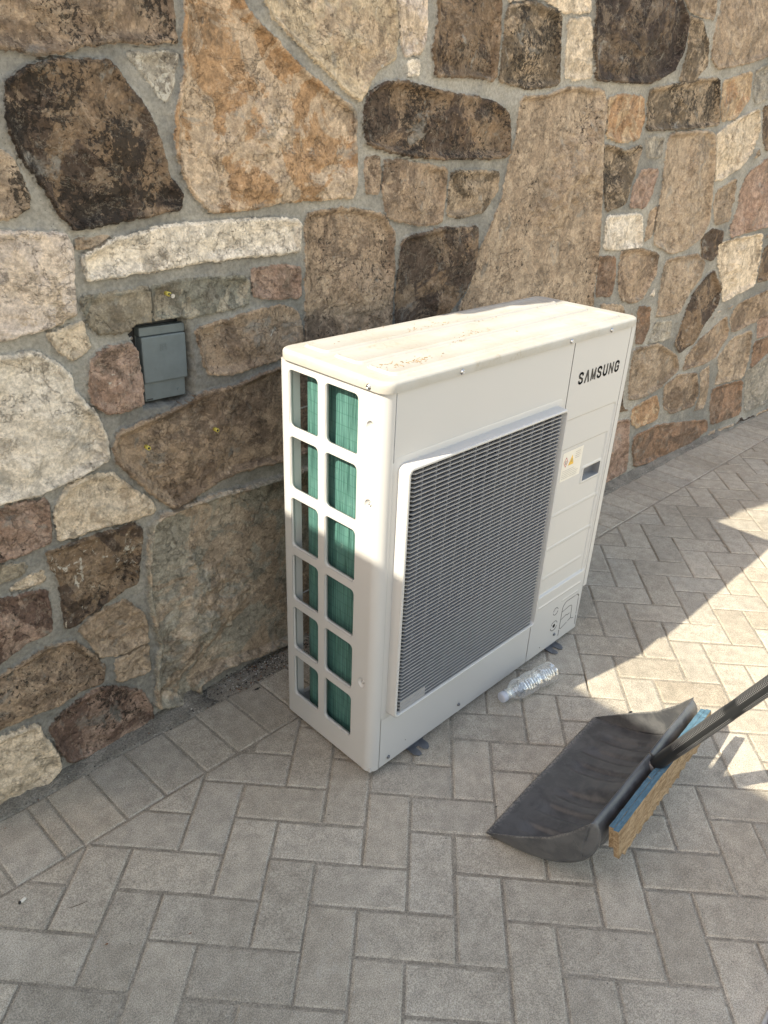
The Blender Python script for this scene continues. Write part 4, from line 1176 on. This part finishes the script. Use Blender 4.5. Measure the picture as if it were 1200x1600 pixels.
def screw(parent, p, n, r=.0042, mat=None):
    n = Vector(n); a = Vector((0, 0, 1)); b = n.cross(a); k = MB(); L = []
    for rr, h in ((1.25, 0.), (1.25, .0006), (1., .0007), (.98, .0022), (.75, .0034), (.45, .0036), (.38, .0018)):
        L.append([tuple(Vector(p) + n * h + (a * math.sin(2 * math.pi * q / 14) + b * math.cos(2 * math.pi * q / 14)) * r * rr) for q in range(14)])
    vs, fs = loft(L, cap_last=True); k.add(vs, fs)
    return k.build('screw', mat or M['steel'], parent, True)
M['fanm'] = mat_plain('black_fan_plastic', (.05, .052, .055), .5)
M['pocket'] = mat_plain('grey_handle_pocket', (.12, .125, .14), .5)
M['greyink'] = mat_plain('grey_print', (.22, .21, .20), .5)
build_unit()

# dry straw and chaff on the lid
def build_straw():
    k = MB(); rs = random.Random(9)
    spots = [(gp(u, v, ZL), n, s) for u, v, n, s in ((655, 563, 46, .016), (632, 570, 26, .020), (600, 571, 12, .010), (593, 515, 10, .009), (650, 515, 14, .013), (735, 523, 30, .020), (715, 535, 18, .018), (545, 526, 6, .01), (805, 518, 3, .004), (690, 505, 14, .02), (840, 480, 5, .02), (500, 540, 4, .02), (760, 500, 12, .03))]
    for c, n, s in spots:
        for _ in range(n):
            x = c[0] + rs.gauss(0, s * 1.8); y = c[1] + rs.gauss(0, s * .55)
            if not (.03 < x < W - .03 and .0 < y < D): continue
            a = rs.uniform(-.8, .8); l = rs.uniform(.0015, .006); z = ZL + .0012
            k.tube([(x, y, z), (x + l * math.cos(a) * .5, y + l * math.sin(a) * .5, z + rs.uniform(.0002, .0012)), (x + l * math.cos(a), y + l * math.sin(a), z)], rs.uniform(.0003, .0007), 4)
    o = k.build('straw_chaff', M['straw'])
    tag(o, 'dry yellow chaff and bits of straw scattered on the lid of the air conditioner', 'chaff', kind='stuff')
M['straw'] = mat_plain('dry_straw', (.30, .20, .09), .85, 0, .2, .4)
build_straw()

# ------------------------------------------------------------------ electrical box in the wall
def build_elec():
    E = empty('electrical_box', (-.131, .577, .927)); E.scale = (1.02, 1.02, 1.02); E.rotation_euler = (0, .022, 0)
    tag(E, 'grey plastic outdoor electrical box with closed flap set in a hole in the stone wall', 'electrical box')
    ox, oy, oz = -.148, .545, .936
    def L(mb, name, bev=.0015, mat=None):
        mb.v = [(x - ox, y - oy, z - oz) for x, y, z in mb.v]; return mb.build(name, mat or M['elec'], E, False, bev, 2)
    k = MB(); k.box(-.2005, -.097, .552, .625, .858, 1.016); L(k, 'housing')
    k = MB(); k.box(-.214, -.0935, .5535, .558, .8555, 1.026); L(k, 'gap_shade_plate', 0, M['ink'])  # added black plate, paints the deep shadow in the gap round the housing
    k = MB(); k.box(-.202, -.094, .530, .551, 1.000, 1.0185); L(k, 'hood', .002)
    k = MB(); k.box(-.2005, -.0955, .526, .551, .899, .999); L(k, 'flap', .003)
    k = MB(); k.box(-.1985, -.099, .534, .551, .857, .898); L(k, 'lower_cover', .002)
    k = MB()                                   # moulded square mark on the flap
    for b in ((-.158, -.1435, .9655, .9668), (-.158, -.1435, .9795, .9808), (-.158, -.1567, .9668, .9795), (-.1448, -.1435, .9668, .9795), (-.1535, -.1523, .9668, .9765), (-.1523, -.148, .9753, .9765)): k.box(b[0], b[1], .5252, .5262, b[2], b[3])
    L(k, 'moulded_mark', 0)
    k = MB(); k.tube([(-.116, .5325, .872), (-.116, .5342, .872)], .0042, 14); L(k, 'round_boss', 0)
    k = MB(); k.box(-.196, -.181, .5330, .5345, .860, .8625); L(k, 'latch_slot', 0, M['ink'])
    k = MB(); k.box(-.216, -.2005, .556, .559, .985, 1.006); L(k, 'mounting_ear', .001)
    k = MB(); k.tube([(-.209, .551, .994), (-.209, .556, .994)], .0042, 12); L(k, 'ear_screw', .0006, M['steel'])
build_elec()

def plugs():
    for i, (u, v, lab) in enumerate(((225, 696, 'yellow wall plug in the brown stone, below and left of the other'), (332, 668.5, 'yellow wall plug in the brown stone, nearer the air conditioner'), (256, 457, 'yellow wall plug with a screw in it, above the electrical box'))):
        x, z = wall_pt(u, v); y = float(wall_y(x)) - .030
        P = empty('wall_plug', (x, y, z)); tag(P, lab, 'wall plug', 'yellow wall plugs left in the stones')
        k = MB(); L = []
        for r, d in ((.0030, 0), (.0048, 0), (.0048, .014), (.0030, .014)): L.append([(r * math.cos(2 * math.pi * q / 14), d - .004, r * math.sin(2 * math.pi * q / 14)) for q in range(14)])
        vs, fs = loft(L + [L[0]]); k.add(vs, [f[::-1] for f in fs]); k.build('sleeve', M['plug'], P, True)
        k = MB(); k.tube([(0, -.0036, 0), (0, .012, 0)], .0026, 12); k.build('bore', M['ink'], P)
        if i == 2:
            k = MB(); k.tube([(0, -.016, -.001), (0, .0, 0)], .0022, 8); k.tube([(0, -.0185, -.0012), (0, -.016, -.001)], .0045, 12); k.build('plug_screw', M['steel'], P)
plugs()

# ------------------------------------------------------------------ water bottle
def build_bottle():
    B = empty('water_bottle', (.451, -.054, .0))
    tag(B, 'empty crumpled clear plastic water bottle with pale cap lying by the air conditioner', 'bottle')
    p0 = np.array([.446, -.054, .030]); p1 = np.array([.652, -.084, .032])
    d = p1 - p0; Ln = np.linalg.norm(d); d /= Ln; u = np.cross(d, [0, 0, 1.]); u /= np.linalg.norm(u); w = np.cross(u, d)
    prof = [(.016, .0125), (.020, .0125), (.0215, .0165), (.0235, .0165), (.025, .0128), (.030, .0135), (.038, .018), (.048, .0245), (.058, .0288), (.066, .0305), (.070, .0308)]
    t = .072
    while t < .125: prof += [(t, .0312), (t + .0028, .0306), (t + .0050, .0288), (t + .0072, .0306)]; t += .0092
    prof += [(.128, .0295), (.133, .0268), (.138, .0262), (.143, .0282)]
    t = .147
    while t < .188: prof += [(t, .0310), (t + .0026, .0306), (t + .0046, .0286), (t + .0066, .0304)]; t += .0086
    prof += [(.192, .0310), (.197, .0312), (.201, .0300), (.204, .0270), (.2045, .0200), (.2005, .010), (.1995, .002)]
    n = 48; vs = []
    for (t, r) in prof:
        for q in range(n):
            a = 2 * math.pi * q / n; rr = r
            if t > .066: 
                rr *= 1 - .06 * max(0, math.sin(a * 2 + t * 40)) * (1 if t < .19 else .4) - .035 * math.sin(a * 5 + t * 90) ** 2
            if t > .19: rr *= 1 - .10 * (math.cos(a * 5) > .6)
            c = p0 + d * (t)
            vs.append(c + (u * math.cos(a) + w * math.sin(a)) * rr + np.array([0, 0, .0012 * math.sin(t * 60)]))
    fs = []
    for i in range(len(prof) - 1):
        for q in range(n): a = i * n + q; b = i * n + (q + 1) % n; fs.append((a, b, b + n, a + n))
    fs.append(tuple(range((len(prof) - 1) * n, len(prof) * n)))
    base = np.array([.451, -.054, 0])
    o = mesh_obj('bottle_body', [v - base for v in vs], fs, M['bottle'], B, True)
    k = MB(); L = []
    for t, r in ((-.001, .0115), (0, .0135), (.002, .0145), (.015, .0148), (.0155, .0135)):
        L.append([tuple(p0 + d * t + (u * math.cos(2 * math.pi * q / 40) + w * math.sin(2 * math.pi * q / 40)) * (r + (.0004 if q % 2 and t > .001 else 0)) - base) for q in range(40)])
    vs, fs = loft(L, cap_first=True, cap_last=True); k.add(vs, [f[::-1] for f in fs]); k.build('bottle_cap', M['cap'], B, True)
build_bottle()

# ------------------------------------------------------------------ snow shovel
SF2 = np.array([.086, -.291, 0.]); SW = np.array([.9977, .0679, 0.]); SN = np.array([.0679, -.9977, 0.]); SWID = .515
def sp_(a, b, z): return SF2 + SW * a + SN * b + np.array([0, 0, z])
def build_shovel():
    S = empty('snow_shovel', tuple(SF2)); base = SF2
    tag(S, 'black plastic snow shovel with split blade and knurled handle resting blade down on the pavers', 'shovel')
    pr = [(0, .003), (.03, .008), (.07, .016), (.11, .028), (.145, .042), (.175, .060), (.203, .084), (.226, .112), (.241, .143), (.247, .172), (.246, .196), (.238, .214), (.226, .224)]
    prt = np.array(pr); sg = np.r_[0, np.cumsum(np.linalg.norm(np.diff(prt, axis=0), axis=1))]
    ns = 70; ss = np.linspace(0, sg[-1], ns); PB = np.interp(ss, sg, prt[:, 0]); PZ = np.interp(ss, sg, prt[:, 1])
    ker = np.array([1, 2, 3, 2, 1.]) / 9
    PB[2:-2] = np.convolve(PB, ker, 'valid'); PZ[2:-2] = np.convolve(PZ, ker, 'valid')
    tb = np.gradient(PB); tz = np.gradient(PZ); tl = np.hypot(tb, tz); NB, NZ = -tz / tl, tb / tl     # towards the load side
    na = 150; aa = np.linspace(0, SWID, na)
    V = []; WEAR = []
    cents = [.065, .140, .205, .312, .385, .452]
    for i in range(na):
        a = aa[i]; f = a / SWID
        lift = 0.0
        for j in range(ns):
            sN = ss[j]; h = 0.
            for ci, c in enumerate(cents):
                wd = .0175
                g = math.exp(-((a - c) / wd) ** 6)
                e = float(sstep(.030 + .02 * abs(math.sin(c * 40)), .085 + .02 * abs(math.sin(c * 40)), sN) * (1 - sstep(.275, .315, sN)))
                h -= .0090 * g * e
            g = math.exp(-((a - .258) / .030) ** 4) * float(sstep(.09, .16, sN) * (1 - sstep(.30, .33, sN))); h += .012 * g
            h += .0010 * math.sin(a * 37 + sN * 20)
            b = PB[j] + NB[j] * h; z = PZ[j] + NZ[j] * h
            zsc = 1 - .09 * f
            # the far half of the split lip stands a little proud
            V.append(sp_(a, b, z * zsc + .004 * max(0., math.sin(a * 11)) * (1 - j / ns)) - base)
            WEAR.append((max(0., 1 - sN / .014) + .25 * max(0, 1 - min(a, SWID - a) / .012), 0, 0, 1))
    Fc = []
    cut = int(na * .50)
    for i in range(na - 1):
        for j in range(ns - 1):
            if i == cut and j > ns - 17: continue
            a = i * ns + j; Fc.append((a, a + ns, a + ns + 1, a + 1))
    # side cheeks
    chord = [(0, .003), (.05, .042), (.10, .082), (.15, .122), (.19, .170), (.212, .202), (.226, .224)]
    cb = np.array(chord)
    for e, (a, f) in enumerate(((0., 0.), (SWID, 1.))):
        n0 = len(V); m = 12
        for j in range(ns):
            top_z = np.interp(PB[j] if PB[j] < .226 else .226, cb[:, 0], cb[:, 1])
            # cheek bulges outwards a little
            for q in range(m + 1):
                t = q / m
                if PB[j] <= .226 and j < ns - 8: tb_, tz_ = PB[j], top_z
                else: tb_, tz_ = np.interp(ss[j], [ss[ns - 9], ss[-1]], [.19, .226]), np.interp(ss[j], [ss[ns - 9], ss[-1]], [.170, .224])
                if tz_ < PZ[j] and PB[j] <= .226: tz_ = PZ[j]
                b = PB[j] + (tb_ - PB[j]) * t; z = (PZ[j] + (tz_ - PZ[j]) * t) * (1 - .09 * f)
                bl = .010 * math.sin(math.pi * t * .5) * min(1, ss[j] / .08)
                V.append(sp_(a + (bl if e else -bl), b, z) - base); WEAR.append((.5 if q == m else 0., 0, 0, 1))
        for j in range(ns - 1):
            for q in range(m):
                c = n0 + j * (m + 1) + q; Fc.append((c, c + m + 1, c + m + 2, c + 1) if e else (c, c + 1, c + m + 2, c + m + 1))
    o = mesh_obj('blade', V, Fc, M['plastic'], S, True)
    at = o.data.attributes.new('wear', 'FLOAT_COLOR', 'POINT'); at.data.foreach_set('color', np.array(WEAR, np.float32).ravel())
    s = o.modifiers.new('thick', 'SOLIDIFY'); s.thickness = .0032; s.offset = 0
    # board bolted behind the lip, two layers
    def board(name, b0, b1, mat, a0, a1, seed, lo=.070):
        rs = random.Random(seed); n = 60; V = []; Fm = []; Fc = []
        tb_, tz_ = .20, -.98
        for i in range(n + 1):
            a = a0 + (a1 - a0) * i / n; f = a / SWID; dz = -.020 * f
            j1 = rs.gauss(0, .0009); j2 = rs.gauss(0, .0034); jt = rs.gauss(0, .0007)
            if abs(i - n * .5) < 3.2: jt -= .006
            lo_ = lo + j2
            lo_ -= .010 * f
            if i < 3: lo_ -= .004 * (3 - i)
            for b, h in ((b0, jt), (b1, jt + j1 * .3), (b1 + tb_ * lo_ + j1, -lo_), (b0 + tb_ * lo_ + j1, -lo_ + rs.gauss(0, .001))):
                V.append(sp_(a, b, .2195 + dz + h + (b - .25) * .25) - base)
        for i in range(n):
            c = i * 4; d = c + 4
            for s_, mi in ((0, 1), (1, 0), (2, 0), (3, 0)):
                Fc.append((c + s_, c + (s_ + 1) % 4, d + (s_ + 1) % 4, d + s_)); Fm.append(mi)
        Fc.append((3, 2, 1, 0)); Fm.append(0); Fc.append((n * 4, n * 4 + 1, n * 4 + 2, n * 4 + 3)); Fm.append(0)
        return mesh_obj(name, V, Fc, None, S, False, [M['osb'], M['blue']], Fm)
    board('reinforcing_board', .2535, .2635, None, .012, .502, 5, .066)
    board('reinforcing_board', .2642, .2755, None, .006, .506, 8, .070)
    # handle: flattened tube
    h0 = np.array([.236, .176]); hd = np.array([.4462, .8949]); hl = 1.02
    rings = []; uvw = []; n = 40
    dirv = SN * hd[0] + np.array([0, 0, hd[1]]); side = SW; up = np.cross(side, dirv); up /= np.linalg.norm(up)
    P0 = sp_(.2565, h0[0], h0[1])
    ts = list(np.arange(0, hl + .001, .010)); V = []; Fc = []
    def kn(t): return 1.0 if (.105 < t < .262 or .300 < t < .80) else 0.0
    for t in ts:
        rx, ry = .0185, .0150
        if t < .02: rx, ry = .0195, .0165
        if kn(t): rx += .0006; ry += .0006
        for q in range(n):
            a = 2 * math.pi * q / n; ca_, sa_ = math.cos(a), math.sin(a)
            ex = abs(ca_) ** .8 * math.copysign(1, ca_); ey = abs(sa_) ** .8 * math.copysign(1, sa_)
            V.append(P0 + dirv * t + side * ex * rx + up * ey * ry - base); uvw.append((q / n * .108, t, kn(t) * (1. if abs(ca_) < .975 else .0), 1))
    for i in range(len(ts) - 1):
        for q in range(n): a = i * n + q; b = i * n + (q + 1) % n; Fc.append((a, b, b + n, a + n))
    Fc.append(tuple(range((len(ts) - 1) * n, len(ts) * n))); Fc.append(tuple(reversed(range(n))))
    h = mesh_obj('handle', V, Fc, M['knurl'], S, True)
    at = h.data.attributes.new('uvw', 'FLOAT_COLOR', 'POINT'); at.data.foreach_set('color', np.array(uvw, np.float32).ravel())
    # D grip on top, above the picture
    k = MB(); T = P0 + dirv * (hl - .01) - base
    pts = [T, T + side * .035 + dirv * .03, T + side * .060 + dirv * .075, T + side * .055 + dirv * .115, T - side * .055 + dirv * .115, T - side * .060 + dirv * .075, T - side * .035 + dirv * .03, T]
    k.tube(pts, .012, 12); k.build('hand_grip', M['ink'], S, True)
    # socket moulding under the handle end
    k = MB(); q0 = sp_(.2565, .205, .108) - base; k.tube([q0, sp_(.2565, .228, .150) - base, P0 + dirv * .03 - base], [.008, .019, .0205], 16); k.build('socket', M['plastic'], S, True)
build_shovel()

# ------------------------------------------------------------------ small litter
def litter():
    k = MB(); p = [gp(*q) for q in ((107, 1419), (113, 1418), (122, 1415), (131, 1411), (137, 1408))]
    c = p[0].copy(); k.tube([q - c + np.array([0, 0, .0010]) for q in p], [.0006, .0010, .0011, .0009, .0005], 6)
    o = k.build('twig', M['twig']); o.location = tuple(c); tag(o, 'thin curved dry twig lying on a paver at lower left', 'twig')
    c = gp(33, 1411); q = gp(40, 1405)
    B = empty('cigarette_butt', tuple(c)); tag(B, 'short pale cigarette butt with burnt end on the pavers near the left edge', 'cigarette butt')
    d = q - c
    k = MB(); k.tube([(0, 0, .0035), tuple(d + np.array([0, 0, .0035]))], .0034, 12); k.build('filter', M['sticker'], B)
    k = MB(); e = -d * .55; k.tube([tuple(e + np.array([.001, 0, .002])), tuple(e * .5 + np.array([0, .001, .004])), (0, 0, .0035)], [.0012, .0030, .0032], 8); k.build('ash', M['ink'], B)
    for (u, v, r, lab) in ((985, 1113, .0075, 'dark curled leaf scrap on the sunlit pavers above the shovel'), (402, 1077, .008, 'dark leaf scrap between pavers left of the air conditioner'), (775, 1261, .003, 'tiny dark leaf scrap beside the shovel edge'), (167, 1476, .003, 'small rust brown leaf scrap on the lower left pavers'), (297, 1459, .003, 'small rust brown leaf scrap right of the twig')):
        c = gp(u, v); rs = random.Random(u); k = MB(); n = 9; vs = [(0, 0, .0022)]
        for q in range(n):
            a = 2 * math.pi * q / n; rr = r * rs.uniform(.55, 1.1) * (1.5 if q in (0, 4) else .8); vs.append((rr * math.cos(a), rr * math.sin(a) * .7, rs.uniform(.0006, .0030)))
        m = len(vs); vs += [(x, y, z - .0004) for x, y, z in vs]
        fs = [(0, 1 + q, 1 + (q + 1) % n) for q in range(n)] + [(m, m + 1 + (q + 1) % n, m + 1 + q) for q in range(n)] + [(1 + q, m + 1 + q, m + 1 + (q + 1) % n, 1 + (q + 1) % n) for q in range(n)]
        k.add(vs, fs); o = k.build('leaf_scrap', M['rust'] if r == .003 and v > 1300 else M['ink']); o.location = tuple(c); tag(o, lab, 'leaf scrap', 'scraps of leaf on the paving')
    # corner of a mat at the lower right
    c = gp(1230, 1612)
    A = empty('door_mat', tuple(c)); tag(A, 'red brown pile mat with pale rim cut off by the lower right corner', 'door mat')
    e0 = gp(1188, 1600); e1 = gp(1200, 1575); t = (e1 - e0); t /= np.linalg.norm(t); nrm = np.array([t[1], -t[0], 0.])
    if nrm @ (c - e0) < 0: nrm = -nrm
    def rr(inset, r, n=8):
        out = []; L_, Wd = .60, .40
        for cx, cy, a0 in ((L_ / 2 - r, Wd - inset - r, 0), (-L_ / 2 + r, Wd - inset - r, 90), (-L_ / 2 + r, r + inset, 180), (L_ / 2 - r, r + inset, 270)):
            for q in range(n + 1):
                a = math.radians(a0 + 90 * q / n); sx = 1 - inset * 2 / L_
                out.append(((cx + r * math.cos(a)) * sx, cy + r * math.sin(a)))
        return [e0 + t * (x + .18) + nrm * y - c for x, y in out]
    def lift(l, z): return [tuple(p_ + np.array([0, 0, z])) for p_ in l]
    vs, fs = loft([lift(rr(0, .05), .001), lift(rr(.001, .05), .004), lift(rr(.006, .045), .005), lift(rr(.008, .043), .003)], cap_last=True); k = MB(); k.add(vs, fs); k.build('rim', M['rim'], A, True)
    vs, fs = loft([lift(rr(.009, .042), .003), lift(rr(.010, .042), .010)], cap_last=True); k = MB(); k.add(vs, fs); k.build('pile', M['mat'], A)
M['rust'] = mat_plain('rust_brown_leaf', (.18, .07, .03), .8)
litter()
